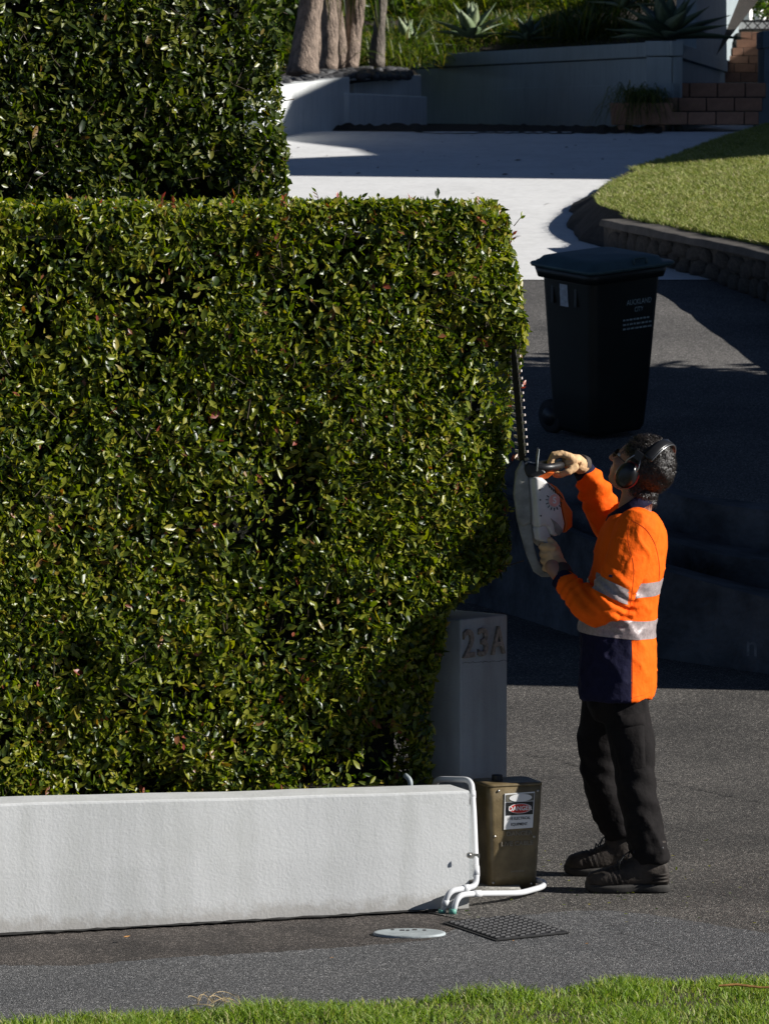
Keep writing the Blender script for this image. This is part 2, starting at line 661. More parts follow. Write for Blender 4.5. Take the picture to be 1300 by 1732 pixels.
# upper driveway
L2 = [(560, 28.6, 1.16), (800, 27.45, 1.08), (870, 27.1, 1.053), (1000, 26.6, 1.0), (1200, 25.95, .874), (1450, 25.4, .82), (1900, 24.8, .75)]
L1 = [(560, 28.3, 1.0), (800, 27.1, .93), (870, 26.8, .89), (1000, 26.1, .80), (1200, 25.35, .66), (1450, 24.85, .6), (1900, 24.2, .5)]
L0 = [(560, 27.9, .96), (800, 26.95, .89), (870, 26.5, .83), (1000, 25.6, .70), (1120, 25.0, .60), (1300, 24.5, .5), (1450, 24.2, .45), (1900, 23.6, .4)]
def WX(px, Y): return (px - 650) / F * Y
l2 = [Vector((WX(a, b), b, c)) for a, b, c in L2]
l1 = [Vector((WX(a, b), b, c)) for a, b, c in L1]
l0 = [Vector((WX(a, b), b, c)) for a, b, c in L0]
def resample(pl, n):
    d = [0]
    for a, b in zip(pl, pl[1:]): d.append(d[-1] + (b - a).length)
    out = []
    for i in range(n):
        t = d[-1] * i / (n - 1)
        for k in range(len(d) - 1):
            if t <= d[k + 1] + 1e-9:
                out.append(pl[k].lerp(pl[k + 1], (t - d[k]) / (d[k + 1] - d[k]))); break
    return out
NS = 40
l2, l1, l0 = resample(l2, NS), resample(l1, NS), resample(l0, NS)
rowsv = []
for j in range(14):
    t = j / 13
    for p in l2:
        Y = p.y + (34.3 - p.y) * t
        z = p.z + (zu(28.6) - p.z) * min(1, (Y - p.y) / (28.6 - p.y)) if Y < 28.6 else zu(Y)
        rowsv.append((p.x + (0 if p.x < 2.2 else (p.x - 2.2) * t * .8), Y, z))
fs = [(j * NS + i, j * NS + i + 1, (j + 1) * NS + i + 1, (j + 1) * NS + i) for j in range(13) for i in range(NS - 1)]
ud = MB().add(rowsv, fs).build('upper_driveway', M['upper'], None, True, recalc=False)
tag(ud, kind='structure')
# wide dark garden steps below the upper driveway
gs = thing('garden_steps', 'two wide dark concrete steps in deep shade behind the worker', 'steps', l1[20])
def stepstrip(front, back, drop, name, mat, parent):
    A = [p - Vector((0, 0, drop)) for p in front]
    mb = MB()
    mb.strip(A, front).strip(front, back)
    return mb.build(name, mat, parent, recalc=False)
fr2 = [p + Vector((0, -.02, 0)) for p in l2]
b2 = [p + Vector((0, .25, .0)) for p in l2]
stepstrip([p + Vector((0, 0, .006)) for p in fr2], [p + Vector((0, 0, .03)) for p in b2], .3, 'step', M['scoria'], gs)
stepstrip(l1, [Vector((p.x, p.y + .04, q.z)) for p, q in zip(fr2, l1)], .35, 'step', M['scoria'], gs)
# low dark retaining wall of the lower driveway, with a scrawled letter
rw = thing('retaining_wall', 'low dark rendered retaining wall in shade behind the worker', 'wall', (l0[22].x, l0[22].y, zl(l0[22].y)))
mb = MB()
A = [Vector((p.x, p.y, zl(p.y) - .1)) for p in l0]
Bk = [Vector((p.x + .1, p.y + .25, p.z)) for p in l0]
mb.strip(A, l0).strip(l0, [Vector((p.x, q.y + .03, p.z)) for p, q in zip(l0, l1)])
mb.build('wall_face', M['scoria'], rw, recalc=False)
M['chalk'] = simple('faded_white_paint', (.18, .19, .2), .9, .4, 30.)
q = P(1289, 1092, 24.5)
d0 = (l0[30] - l0[24]).normalized()
put_text('scrawled_letter', 'n', .16, M['chalk'], rw, q + Vector((-.06, -.06, 0)), (d0.x, d0.y, 0), (0, 0, 1), extrude=.001)

# concrete driveway
gridmesh('concrete_driveway', lin(-9, 9, 10), lin(34.3, 60, 40), lambda x, y: zc(y) + .006, M['concrete'])

# ---------------------------------------------------------- lawn with stone wall and kerb
out = [(1900, 26.5), (1700, 28.6), (1500, 30.8), (1400, 31.9), (1300, 33.2), (1231, 34.0), (1138, 35.0), (1090, 35.5), (1050, 36.0), (1015, 36.5), (985, 37.0), (960, 37.5), (950, 38.0), (953, 38.6), (963, 39.2), (985, 40.4), (1040, 42.0), (1120, 44.0), (1200, 46.0), (1300, 48.0), (1420, 49.6)]
outl = [Vector((WX(a, b), b, 0)) for a, b in out]
def zlawn(x, y):
    return 2.07 + .056 * (y - 33.2)
def gz(y): return zu(y) if y < 34.3 else zc(y)
def smooth_line(pl, n):
    r = resample(pl, n)
    for _ in range(2):
        r = [r[0]] + [(r[i - 1] + r[i] * 2 + r[i + 1]) / 4 for i in range(1, len(r) - 1)] + [r[-1]]
    return r
ol = smooth_line(outl, 90)
iw = next(i for i, p in enumerate(ol) if p.y > 36.2)        # wall runs up to here, the kerb goes on
def nrm(pl, i):
    t = pl[min(i + 1, len(pl) - 1)] - pl[max(i - 1, 0)]
    return Vector((t.y, -t.x, 0)).normalized()
wl = ol[:iw + 1]
sw = thing('stone_wall', 'dark rubble stone wall with mortar coping holding the sloping lawn', 'wall', (wl[-1].x, wl[-1].y, gz(wl[-1].y)))
def topz(p): return max(zlawn(p.x, p.y), gz(p.y) + .03)
mb = MB()
mb.strip([Vector((p.x, p.y, gz(p.y) - .2)) for p in wl], [Vector((p.x, p.y, topz(p) - .03)) for p in wl])
mb.build('mortar_face', M['darkstone'], sw, recalc=False)
fro = [p - nrm(wl, i) * .04 for i, p in enumerate(wl)]
bak = [p + nrm(wl, i) * .2 for i, p in enumerate(wl)]
# nrm points to the lawn side or away: make it face the lawn
mbc = MB()
rings = []
for i, p in enumerate(wl):
    n_ = nrm(wl, i)
    if n_.x < 0: n_ = -n_
    z = topz(p)
    j = random.uniform(-.008, .008)
    rings.append([p - n_ * .045 + Vector((0, 0, z - .06)), p + n_ * .2 + Vector((0, 0, z - .06)), p + n_ * .2 + Vector((0, 0, z + .005 + j)), p - n_ * .03 + Vector((0, 0, z - .005 + j))])
mbc.loft(rings)
mbc.build('coping', M['coping'], sw, False, .012)
# rubble stones on the face, shared meshes
def rock_mesh(seed, flat=.5):
    mb = MB().ellipsoid((0, 0, 0), (.5, .5, .5), nu=9, nv=6)
    co = np.array(mb.v)
    co *= (1 + .28 * vnoise(co * 2.3 + seed * 7.3, seed))[:, None]
    mx = np.abs(co).max(0)
    co = np.clip(co, -.4, .4)
    me = bpy.data.meshes.new('rock')
    me.from_pydata([tuple(c) for c in co], [], mb.f)
    me.polygons.foreach_set('use_smooth', [True] * len(me.polygons))
    return me
rocks = [rock_mesh(s) for s in range(4)]
for r in rocks: r.materials.append(M['darkstone'])
def place(name, me, parent, pos, scale, rot):
    o = bpy.data.objects.new(name, me)
    COL.objects.link(o)
    o.parent = parent
    o.location = Vector(pos) - (BASE[parent.name] if parent else Vector((0, 0, 0)))
    o.scale = scale
    o.rotation_euler = rot
    return o
i = 0
s = 0.
lens = [0]
for a, b in zip(wl, wl[1:]): lens.append(lens[-1] + (b - a).length)
def at_len(t):
    for k in range(len(lens) - 1):
        if t <= lens[k + 1]:
            return wl[k].lerp(wl[k + 1], (t - lens[k]) / (lens[k + 1] - lens[k])), k
    return wl[-1], len(wl) - 2
start = next(l for l, p in zip(lens, wl) if p.y > 31.6)
for row in range(3):
    t = start + random.uniform(0, .1)
    while t < lens[-1] - .05:
        p, k = at_len(t)
        z0, z1 = gz(p.y), topz(p) - .07
        h = (z1 - z0)
        rows_n = 3 if h > .36 else (2 if h > .2 else 1)
        w = random.uniform(.16, .34)
        if row < rows_n:
            hh = h / rows_n
            tt = (wl[k + 1] - wl[k])
            place('stone', rocks[i % 4], sw, (p.x, p.y, z0 + hh * (row + .5) + random.uniform(-.02, .02)), (w * 1.22, .085, hh * 1.25), (0, random.uniform(-.2, .2), math.atan2(tt.y, tt.x)))
            i += 1
        t += w * .96
# kerb bank where lawn meets the concrete
kl = ol[iw:]
kb = MB()
inner = []
for k, p in enumerate(kl):
    n_ = nrm(kl, k)
    if n_.x < 0: n_ = -n_
    if p.y > 37 and n_.y < 0 and False: n_ = -n_
    q = p + Vector((.26 if p.y < 42 else .12, .02, 0))
    inner.append(Vector((q.x, q.y, max(zlawn(q.x, q.y), gz(q.y) + .05))))
kl = [p + Vector((random.gauss(0, .022), random.gauss(0, .02), 0)) for p in kl]
kb.strip([Vector((p.x, p.y, gz(p.y) - .05)) for p in kl], [Vector((p.x + .05, p.y, gz(p.y) + .05)) for p in kl])
kb.strip([Vector((p.x + .05, p.y, gz(p.y) + .05)) for p in kl], [v + Vector((0, 0, .01)) for v in inner])
ke = kb.build('lawn_kerb', M['kerb'], None, False, recalc=False)
tag(ke, 'dark earth and stone kerb curving along the lawn beside pale concrete', 'kerb')
# lawn surface
M['lawnsoil'] = simple('lawn_thatch', (.075, .085, .028), 1., .4, 5., .6, 80., bdist=.01)
lv, lf = [], []
lawn_line = [p + Vector((.15, .03, 0)) for p in wl] + [Vector((v.x, v.y, 0)) for v in inner[1:]]
ncol = 14
for p in lawn_line:
    for c in range(ncol):
        x = p.x + (8.5 - p.x) * (c / (ncol - 1)) ** 1.6
        z = max(zlawn(x, p.y), gz(p.y) + .05) + .10 * min(1, (x - p.x) / 1.2)
        lv.append((x, p.y, z))
for j in range(len(lawn_line) - 1):
    for c in range(ncol - 1):
        lf.append((j * ncol + c, j * ncol + c + 1, (j + 1) * ncol + c + 1, (j + 1) * ncol + c))
lo = MB().add(lv, lf).build('lawn', M['lawnsoil'], None, True, recalc=False)
tag(lo, kind='structure')


def blades(name, pos, h, w, mat, lean=.5, label=None, cat=None):
    n = len(pos)
    ang = rng.uniform(0, 2 * np.pi, n)
    la = rng.normal(0, lean, (n, 2))
    H = h * rng.uniform(.55, 1.25, n)
    Wd = w * rng.uniform(.7, 1.3, n)
    dx, dy = np.cos(ang) * Wd, np.sin(ang) * Wd
    V_ = np.zeros((n, 5, 3))
    V_[:, 0] = pos + np.stack([-dx, -dy, 0 * dx], 1)
    V_[:, 1] = pos + np.stack([dx, dy, 0 * dx], 1)
    mid = pos + np.stack([la[:, 0] * H * .35, la[:, 1] * H * .35, H * .6], 1)
    V_[:, 2] = mid + np.stack([dx, dy, 0 * dx], 1) * .8
    V_[:, 3] = mid - np.stack([dx, dy, 0 * dx], 1) * .8
    V_[:, 4] = pos + np.stack([la[:, 0] * H, la[:, 1] * H, H * .95], 1)
    b = np.arange(n)[:, None] * 5
    loops = np.concatenate([b + 0, b + 1, b + 2, b + 3, b + 3, b + 2, b + 4], 1).ravel()
    me = np_mesh(name, V_.reshape(-1, 3), loops, np.tile([4, 3], n), True)
    o = link_mesh(name, me, mat)
    tag(o, label, cat, None, 'stuff')
    return o


M['grass'] = leaf_mat('grass_blade', [(0, (.09, .16, .022)), (.35, (.20, .31, .045)), (.7, (.30, .41, .075)), (.9, (.42, .45, .15)), (1, (.55, .48, .26))], .5, .4, .3, (.16, .175, .06), .45)
M['lawngrass'] = leaf_mat('lawn_blade', [(0, (.11, .15, .035)), (.3, (.24, .30, .07)), (.6, (.36, .40, .12)), (.85, (.46, .44, .2)), (1, (.62, .54, .34))], .6, .25, .2, (.15, .155, .08), .55)
# lawn blades where the camera sees the lawn
pts = []
arr = np.array([(p.x, p.y) for p in lawn_line])
n = 120000
yy = rng.uniform(32.3, 48.5, n)
ordr = np.argsort(arr[:, 1])
xl = np.interp(yy, arr[ordr, 1], arr[ordr, 0])
xr = (1330 - 650) / F * yy
xx = xl + rng.uniform(0, 1, n) * np.maximum(0.05, xr - xl)
ok = xx < xr
xx, yy, xl = xx[ok], yy[ok], xl[ok]
zz = np.maximum(2.07 + .056 * (yy - 33.2), np.where(yy < 34.3, 1.13 + .111 * (yy - 27.9), 1.84 + .081 * (np.minimum(yy, 47.5) - 34.3) + .008 * np.maximum(0, yy - 47.5)) + .05) + .10 * np.minimum(1, (xx - xl) / 1.2)
keepd = vnoise(np.stack([xx * 1.5, yy * 1.5, 0 * xx], 1), 4) > rng.uniform(-1.3, -.2, len(xx))
ps = np.stack([xx, yy, zz - .005], 1)[keepd]
blades('lawn_grass', ps, .05, .0045, M['lawngrass'], .7, 'dry mown lawn grass on the raised bank at right', 'grass')

# verge in the foreground
vA = [G(-300, 1775), G(0, 1748), G(90, 1734), G(200, 1728), G(420, 1717), G(560, 1706), G(700, 1701), G(800, 1690), G(900, 1688), G(1010, 1676), G(1120, 1670), G(1230, 1667), G(1310, 1668), G(1600, 1652)]
vB = [Vector((p.x, 11., 0)) for p in vA]
M['vergesoil'] = simple('verge_soil', (.07, .06, .03), 1., .5, 12., 1., 80., bdist=.01)
vo_ = MB().strip([p + Vector((0, 0, .006)) for p in vA], [p + Vector((0, 0, .03)) for p in vB]).build('grass_verge', M['vergesoil'], None, recalc=False)
tag(vo_, kind='structure')
n = 52000
va = np.array([(p.x, p.y) for p in vA])
xx = rng.uniform(-1.5, 1.6, n)
yb = np.interp(xx, va[:, 0], va[:, 1])
dd = rng.uniform(0, 1, n) ** 1.1 * 1.6
yy = yb + .015 - dd + .02 * vnoise(np.stack([xx * 9, 0 * xx, 0 * xx], 1), 9)
nz = vnoise(np.stack([xx * 5, yy * 5, 0 * xx], 1), 5)
keepd = nz > rng.uniform(-1.2, -.1, n)
hh = (.028 + .026 * np.clip(nz + .3, 0, 1))
ps = np.stack([xx, yy, .004 + 0 * xx], 1)[keepd]
blades('verge_grass', ps, hh[keepd], .0022, M['grass'], .55, 'sunlit green grass along the near edge of the footpath', 'grass')

# ================================================================== FOLIAGE
# one leaf: folded along the midrib, eight points
LEAF = np.array([(0, 0, 0), (.34, .21, .05), (.34, -.21, .05), (.36, 0, -.02), (.70, .165, .04), (.70, -.165, .04), (.74, 0, -.01), (1, 0, .02)], dtype=np.float64)
LEAF[:, 0] -= 0.0
LF = [(0, 3, 1), (0, 2, 3), (1, 3, 6, 4), (3, 2, 5, 6), (4, 6, 7), (6, 5, 7)]
LLOOP = np.array([i for f in LF for i in f])
LSIZE = np.array([len(f) for f in LF])


def unit(a):
    return a / np.maximum(1e-9, np.linalg.norm(a, axis=1))[:, None]


def leaf_frames(a, w):
    a = unit(a)
    nrm_ = unit(w - (w * a).sum(1)[:, None] * a)
    b = np.cross(nrm_, a)
    return a, b, nrm_


def leaves_mesh(name, pos, a, b, nn, L, wid=1.0, curl=None):
    n = len(pos)
    L = np.asarray(L).reshape(-1, 1, 1)
    T = LEAF[None].repeat(n, 0).copy()
    T[:, :, 1] *= wid if not hasattr(wid, '__len__') else np.asarray(wid)[:, None]
    if curl is not None:
        T[:, :, 2] += np.asarray(curl)[:, None] * T[:, :, 0] ** 2
    V_ = pos[:, None] + L * (T[:, :, :1] * a[:, None] + T[:, :, 1:2] * b[:, None] + T[:, :, 2:] * nn[:, None])
    base = np.arange(n)[:, None] * len(LEAF)
    loops = (base + LLOOP[None]).ravel()
    return np_mesh(name, V_.reshape(-1, 3), loops, np.tile(LSIZE, n), True)


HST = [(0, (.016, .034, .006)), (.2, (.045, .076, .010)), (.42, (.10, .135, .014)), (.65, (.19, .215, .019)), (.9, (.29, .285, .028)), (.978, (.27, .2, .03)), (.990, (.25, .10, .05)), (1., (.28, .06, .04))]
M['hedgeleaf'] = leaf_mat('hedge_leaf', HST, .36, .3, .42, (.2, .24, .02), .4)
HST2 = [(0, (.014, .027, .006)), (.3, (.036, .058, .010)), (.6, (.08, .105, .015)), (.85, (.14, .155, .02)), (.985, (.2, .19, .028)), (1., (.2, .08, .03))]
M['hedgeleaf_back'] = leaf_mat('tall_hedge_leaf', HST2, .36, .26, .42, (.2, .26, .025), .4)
M['redleaf'] = leaf_mat('red_shoot_leaf', [(0, (.3, .04, .03)), (.5, (.35, .09, .05)), (.8, (.2, .16, .03)), (1, (.4, .05, .04))], .35, .3, .5, (.3, .2, .1))

leaf_single = {}


def single_leaf_mesh(mat):
    if mat.name not in leaf_single:
        me = bpy.data.meshes.new('leaf')
        me.from_pydata([tuple(v) for v in LEAF], [], LF)
        me.polygons.foreach_set('use_smooth', [True] * len(me.polygons))
        me.materials.append(mat)
        leaf_single[mat.name] = me
    return leaf_single[mat.name]


def hedge(name, label, ul, ur_fn, v0, v1, zb, zt, count, mat, seed, size=.034, nsingle=300, core_in=.13, shoots=70, top_fn=None, amp=.034):
    """clipped hedge in the wall frame (u along wall, v inward)"""
    umax = max(ur_fn(z) for z in np.linspace(zb, zt, 20))
    base = W(umax - .5, (v0 + v1) / 2, 0.)
    t = thing(name, label, 'hedge', base)
    r = np.random.default_rng(seed)
    zz_ = np.linspace(zb, zt, 60)
    uu_ = np.array([ur_fn(z) for z in zz_])

    def sdf(p):
        u, v, z = p[:, 0], p[:, 1], p[:, 2]
        ur = np.interp(z, zz_, uu_)
        n1 = vnoise(p * np.array([3.2, 3.2, 3.2]), seed) * amp + vnoise(p * 9., seed + 1) * amp * .6
        du = u - ur - n1 * .55
        dv = v0 - v - n1
        dz = z - zt - n1 * .8
        k = .026
        m = np.maximum(np.maximum(du, dv), dz)
        sm = np.log(np.exp(du / k) + np.exp(dv / k) + np.exp(dz / k)) * k
        dzb = zb - z - n1
        return np.maximum(sm, dzb)
    P_, S_ = [], []
    got = 0
    while got < count:
        m = 200000
        # sample near the three visible faces
        which = r.choice(3, m, p=[.74, .12, .14])
        u = r.uniform(ul, umax + .06, m)
        v = r.uniform(v0 - .05, v1, m)
        z = r.uniform(zb - .04, zt + .05, m)
        dep = -.05 + r.exponential(.06, m)
        v = np.where(which == 0, v0 + dep, v)
        z = np.where(which == 1, zt - dep, z)
        u = np.where(which == 2, np.interp(z, zz_, uu_) - dep, u)
        p = np.stack([u, v, z], 1)
        s = sdf(p)
        pat = vnoise(p * 6.5, seed + 5)
        keep = (s < .0) & (s > -.22) & (r.uniform(0, 1, m) < np.exp(s / .07) * np.clip(.68 + .85 * pat, .09, 1)) & (u > ul)
        P_.append(p[keep]); S_.append(s[keep]); got += keep.sum()
    p = np.concatenate(P_)[:count]
    s = np.concatenate(S_)[:count]
    e = .02
    g = np.stack([sdf(p + np.eye(3)[k] * e) - sdf(p - np.eye(3)[k] * e) for k in range(3)], 1)
    g = unit(g)
    gw = g[:, :1] * np.array(U)[None] + g[:, 1:2] * np.array(V)[None] + g[:, 2:] * np.array([0, 0, 1.])[None]
    pw = np.array(WA)[None] + p[:, :1] * np.array(U)[None] + p[:, 1:2] * np.array(V)[None] + p[:, 2:] * np.array([0, 0, 1.])[None]
    rd = unit(r.normal(0, 1, (count, 3)))
    ax = gw * .45 + rd * 1.0 + np.array([0, 0, .45])
    wv = gw * .7 + unit(r.normal(0, 1, (count, 3))) * .9 + np.array([.55, -.1, .40])
    a, b, nn = leaf_frames(ax, wv)
    L = np.clip(size * np.exp(r.normal(-.04, .3, count)), size * .4, size * 1.8)
    curl = r.uniform(-.25, .12, count)
    pw = pw - a * (L * .6)[:, None]
    # the leaves that stand proudest are single parts
    cand = np.where((s > -.03) & (gw[:, 1] < -.5))[0]
    sel = cand[np.argsort(-L[cand])[:nsingle * 3]]
    sel = r.permutation(sel)[:nsingle]
    rest = np.setdiff1d(np.arange(count), sel)
    me = leaves_mesh('foliage', pw[rest] - np.array(base)[None], a[rest], b[rest], nn[rest], L[rest], r.uniform(.8, 1.15, len(rest)), curl[rest])
    fo = link_mesh('foliage', me, mat, t, False)
    tag(fo, kind='stuff')
    sm = single_leaf_mesh(mat)
    for i in sel:
        o = bpy.data.objects.new('leaf', sm)
        COL.objects.link(o)
        o.parent = t
        l = L[i]
        q = pw[i] - np.array(base)
        o.matrix_local = Matrix(((a[i, 0] * l, b[i, 0] * l, nn[i, 0] * l, q[0]), (a[i, 1] * l, b[i, 1] * l, nn[i, 1] * l, q[1]), (a[i, 2] * l, b[i, 2] * l, nn[i, 2] * l, q[2]), (0, 0, 0, 1)))
    # solid near-black core, added to block light through the leaves
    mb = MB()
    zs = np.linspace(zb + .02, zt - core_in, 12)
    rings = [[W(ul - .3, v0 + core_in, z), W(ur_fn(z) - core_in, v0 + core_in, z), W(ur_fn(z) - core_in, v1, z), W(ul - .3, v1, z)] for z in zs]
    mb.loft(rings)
    mb.build('dark_core', M['hedgecore'], t)
    # twigs, many thin ones near the surface
    idx = r.choice(cand, 1300)
    V_, F_ = [], []
    tw = MB()
    for i in idx:
        q = Vector(pw[i])
        dirv = Vector(gw[i]) * .6 + Vector(r.normal(0, .5, 3)) + Vector((0, 0, .5))
        dirv.normalize()
        l = r.uniform(.05, .12)
        tw.tube([q - dirv * l, q - dirv * l * .4 + Vector(r.normal(0, .004, 3)), q + dirv * .01], [.0022, .0016, .001], 4, False)
    tag(tw.build('twigs', M['twig'], t, recalc=False), kind='stuff')
    # uncut shoots along the top and right edges
    for k in range(shoots):
        red = r.uniform() < .28
        if r.uniform() < .62:
            u = r.uniform(ul + .3, umax - .02); z = zt - .02; v = r.uniform(v0 + .0, v0 + .5)
            d = Vector((r.normal(0, .25), r.normal(0, .25), 1)).normalized()
        else:
            z = r.uniform(max(zb + .3, 1.1), zt); u = ur_fn(z) - .02; v = r.uniform(v0, v0 + .5)
            d = (U * r.uniform(.4, .8) + Vector((r.normal(0, .2), r.normal(0, .2), r.uniform(.3, 1)))).normalized()
        o0 = W(u, v, z)
        l = r.uniform(.012, .05) if r.uniform() < .9 else r.uniform(.05, .08)
        nl = int(2 + l / .016)
        pos, aa, ww = [], [], []
        for j in range(nl):
            f = (j + 1) / nl
            sd_ = Vector(r.normal(0, 1, 3)); sd_ = (sd_ - d * sd_.dot(d)).normalized()
            pos.append(o0 + d * l * f)
            aa.append(sd_ * .8 + d * (.5 + .6 * f))
            ww.append(d * .7 + Vector(r.normal(0, .4, 3)))
        fa, fb, fn = leaf_frames(np.array(aa), np.array(ww))
        Ls = r.uniform(.018, .034, nl) * (size / .034)
        me = leaves_mesh('shoot', np.array(pos) - np.array(base)[None], fa, fb, fn, Ls, 1.0)
        me.materials.append(M['redleaf'] if red else mat)
        so = link_mesh('shoot', me, None, t, False)
        st_ = MB().tube([o0 - d * .03, o0 + d * l], [.002, .001], 4, False)
        st_.build('stem', M['twig'], so, recalc=False)
    return t


def u_of(px, Y):
    q = Vector((WX(px, Y), 0, 0))
    return (q.x - WA.x) / U.x * 1.0
# u such that W(u, v).x is the wanted X at depth v
def u_at(px, v):
    u = 1.5
    for _ in range(12):
        q = W(u, v)
        X = WX(px, q.y)
        u += (X - q.x) / U.x
    return u
UR_T = u_at(884, .6)
UR_M = u_at(846, .6)
UR_B = u_at(740, .6)
def ur_low(z):
    if z > 1.9: return UR_T
    if z > 1.22: return UR_M + (UR_T - UR_M) * (z - 1.22) / .68
    if z > 1.04: return UR_B + (UR_M - UR_B) * (z - 1.04) / .18
    return UR_B - .03 * (1.04 - z)
ULEFT = u_at(-60, .55)
hedge('clipped_hedge', 'broad sunlit clipped hedge with small glossy leaves behind the low white wall', ULEFT, ur_low, .56, 1.7, .30, 2.615, 108000, M['hedgeleaf'], 21, .0355, 300, shoots=90)
URU = u_at(487, 1.98)
def ur_up(z): return URU
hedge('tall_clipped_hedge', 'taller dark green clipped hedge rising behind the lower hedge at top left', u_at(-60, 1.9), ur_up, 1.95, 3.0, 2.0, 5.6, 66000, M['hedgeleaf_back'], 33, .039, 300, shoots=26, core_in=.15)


# ---------------------------------------------------------- low white wall
gw_ = thing('garden_wall', 'low white rendered wall along the footpath under the hedge', 'wall', W(1.0, .1, 0))
rings = []
for k in range(41):
    u = -2.5 + (WEND + 2.5) * k / 40
    zt = .475 - .035 * (u / 1.8) + .0015 * math.sin(u * 5.1) + .001 * math.sin(u * 11.7)
    j = .004 * math.sin(u * 7.3)
    rings.append([W(u, 0.004 + j, .0), W(u, .0 + j, .22), W(u, .002 + j, zt - .009), W(u, .004 + j, zt - .003), W(u, .010 + j, zt), W(u, .21, zt - .003), W(u, .218, zt - .01), W(u, .22, .0)])
gwm = MB().loft(rings)
gwm.build('wall_body', M['white'], gw_, False, .0)
for f in gw_.children[0].data.polygons: f.use_smooth = False
gw_.children[0].data.update()
sb_ = MB().add([W(-3, .2, .38), W(UR_B - .06, .2, .38), W(UR_B - .06, 1.2, .42), W(-3, 1.2, .42)], [(0, 1, 2, 3)]).build('hedge_bed', M['soil'], None, recalc=False)
tag(sb_, kind='structure')
# ragged dark gap between render and asphalt
mb = MB(); A, B = [], []
for k in range(120):
    u = -2.0 + (WEND + 1.95) * k / 119
    A.append(W(u, -.012 - random.uniform(0, .022), .004)); B.append(W(u, .003, .004 + random.uniform(.0, .004)))
mb.strip(A, B).build('dirt_line', M['crack'], gw_, recalc=False)

# ---------------------------------------------------------- pillar 23A
pc = P(779, 1048, 18.32)
ang = math.radians(47)
rdir = Vector((math.cos(ang), math.sin(ang), 0))          # along the number face
ldir = Vector((-math.sin(ang), math.cos(ang), 0))
side = .272
pz = pc.z
pl = thing('gate_pillar', 'square grey rendered gate pillar with house number 23A', 'pillar', (pc.x, pc.y, 0))
c0 = Vector((pc.x, pc.y, 0))
foot = [c0, c0 + rdir * side, c0 + rdir * side + ldir * side, c0 + ldir * side]
ctr = sum(foot, Vector()) / 4
rings = [[p + Vector((0, 0, -.02)) for p in foot], [p + Vector((0, 0, pz * .5)) for p in foot], [p + Vector((0, 0, pz - .0)) for p in foot]]
mb = MB().loft(rings)
mb.build('pillar_body', M['pillar'], pl, True, .008, 3)
M['bronze'] = simple('aged_bronze', (.23, .20, .175), .55, .5, 60., .2, 200., metallic=.3)
nface = Vector((rdir.y, -rdir.x, 0))
for k, (ch, px) in enumerate((('2', 787), ('3', 812), ('A', 839))):
    t_ = (px - 775) / (858 - 775) * side
    pos = c0 + rdir * t_ + Vector((0, 0, pz - (1095 - 1050) / 442)) + nface * .004
    put_text('numeral', ch, .152, M['bronze'], pl, pos, rdir, (0, 0, 1), extrude=.006, bevel=.0015, sx=.92 if ch != 'A' else .72, bold=.0012)
M['crackgrey'] = simple('pillar_crack', (.06, .06, .06), 1., .3)
mb = MB(); A, B = [], []
for k in range(30):
    t_ = side * (.02 + .96 * k / 29)
    z = pz - (1125 - 1050) / 442 + random.uniform(-.003, .003) - .01 * k / 29
    A.append(c0 + rdir * t_ + nface * .0015 + Vector((0, 0, z))); B.append(A[-1] + Vector((0, 0, random.uniform(.0008, .0025))))
mb.strip(A, B).build('crack', M['crackgrey'], pl, recalc=False)

# ---------------------------------------------------------- electrical box
M['box'] = simple('olive_brown_paint', (.155, .112, .05), .42, .3, 14., .25, 140., col2=(.23, .172, .085), coat=.1)
M['boxtop'] = simple('faded_box_lid', (.22, .19, .14), .6, .3, 14., .2, 100.)
M['screw'] = simple('zinc_screw', (.5, .48, .44), .35, .2, 50., 0, metallic=.9)
M['signwhite'] = simple('sign_white', (.78, .78, .77), .4, .05, 20., 0)
M['signblack'] = simple('sign_black', (.012, .012, .012), .4, .1, 20., 0)
M['signred'] = simple('sign_red', (.62, .035, .025), .4, .1, 20., 0)
M['signgrey'] = simple('sign_clear_grey', (.14, .13, .1), .4, .2, 20., 0)
BY = 18.10
bx = thing('electrical_box', 'tapered olive brown electrical service box with danger sign', 'utility box', P(858, 1512, BY))
bc = P(858, 1512, BY); bc.z = .0
def rrect(cx, cy, z, hw, hd, r, n=5):
    o = []
    for qx, qy, a0 in ((1, 1, 0), (-1, 1, 90), (-1, -1, 180), (1, -1, 270)):
        for k in range(n + 1):
            a = math.radians(a0 + 90 * k / n)
            o.append(Vector((cx + qx * (hw - r) + r * math.cos(a), cy + qy * (hd - r) + r * math.sin(a), z)))
    return o
H_ = .400
fr = []
for f in np.linspace(0, 1, 8):
    fr.append(rrect(bc.x + .001 * f, bc.y + .1, .0 + H_ * f, .0965 + .0185 * f, .085 + .012 * f, .028))
mb = MB().loft(fr)
mb.build('box_body', M['box'], bx, True, .0)
bm_ = bx.children[0].data
for f in bm_.polygons: f.use_smooth = abs(f.normal.z) < .7
rings = [rrect(bc.x + .001, bc.y + .1, H_ + .0005 + dz, .117 - i_, .099 - i_, .03 - i_ * .5) for dz, i_ in ((0, .0), (.006, .001), (.010, .006), (.012, .02))]
MB().loft(rings).build('lid', M['box'], bx, True)
MB().tube([Vector((bc.x - .038, bc.y + .1, H_ + .01)), Vector((bc.x - .038, bc.y + .1, H_ + .034))], .021, 14).build('knob', M['black'], bx, False, .003)
fy = bc.y + .015          # front face at base
def fpt(px, py, off=.003):
    q = P(px, py, BY)
    f = q.z / H_
    return Vector((q.x, bc.y + .1 - (.085 + .012 * f) - off, q.z))
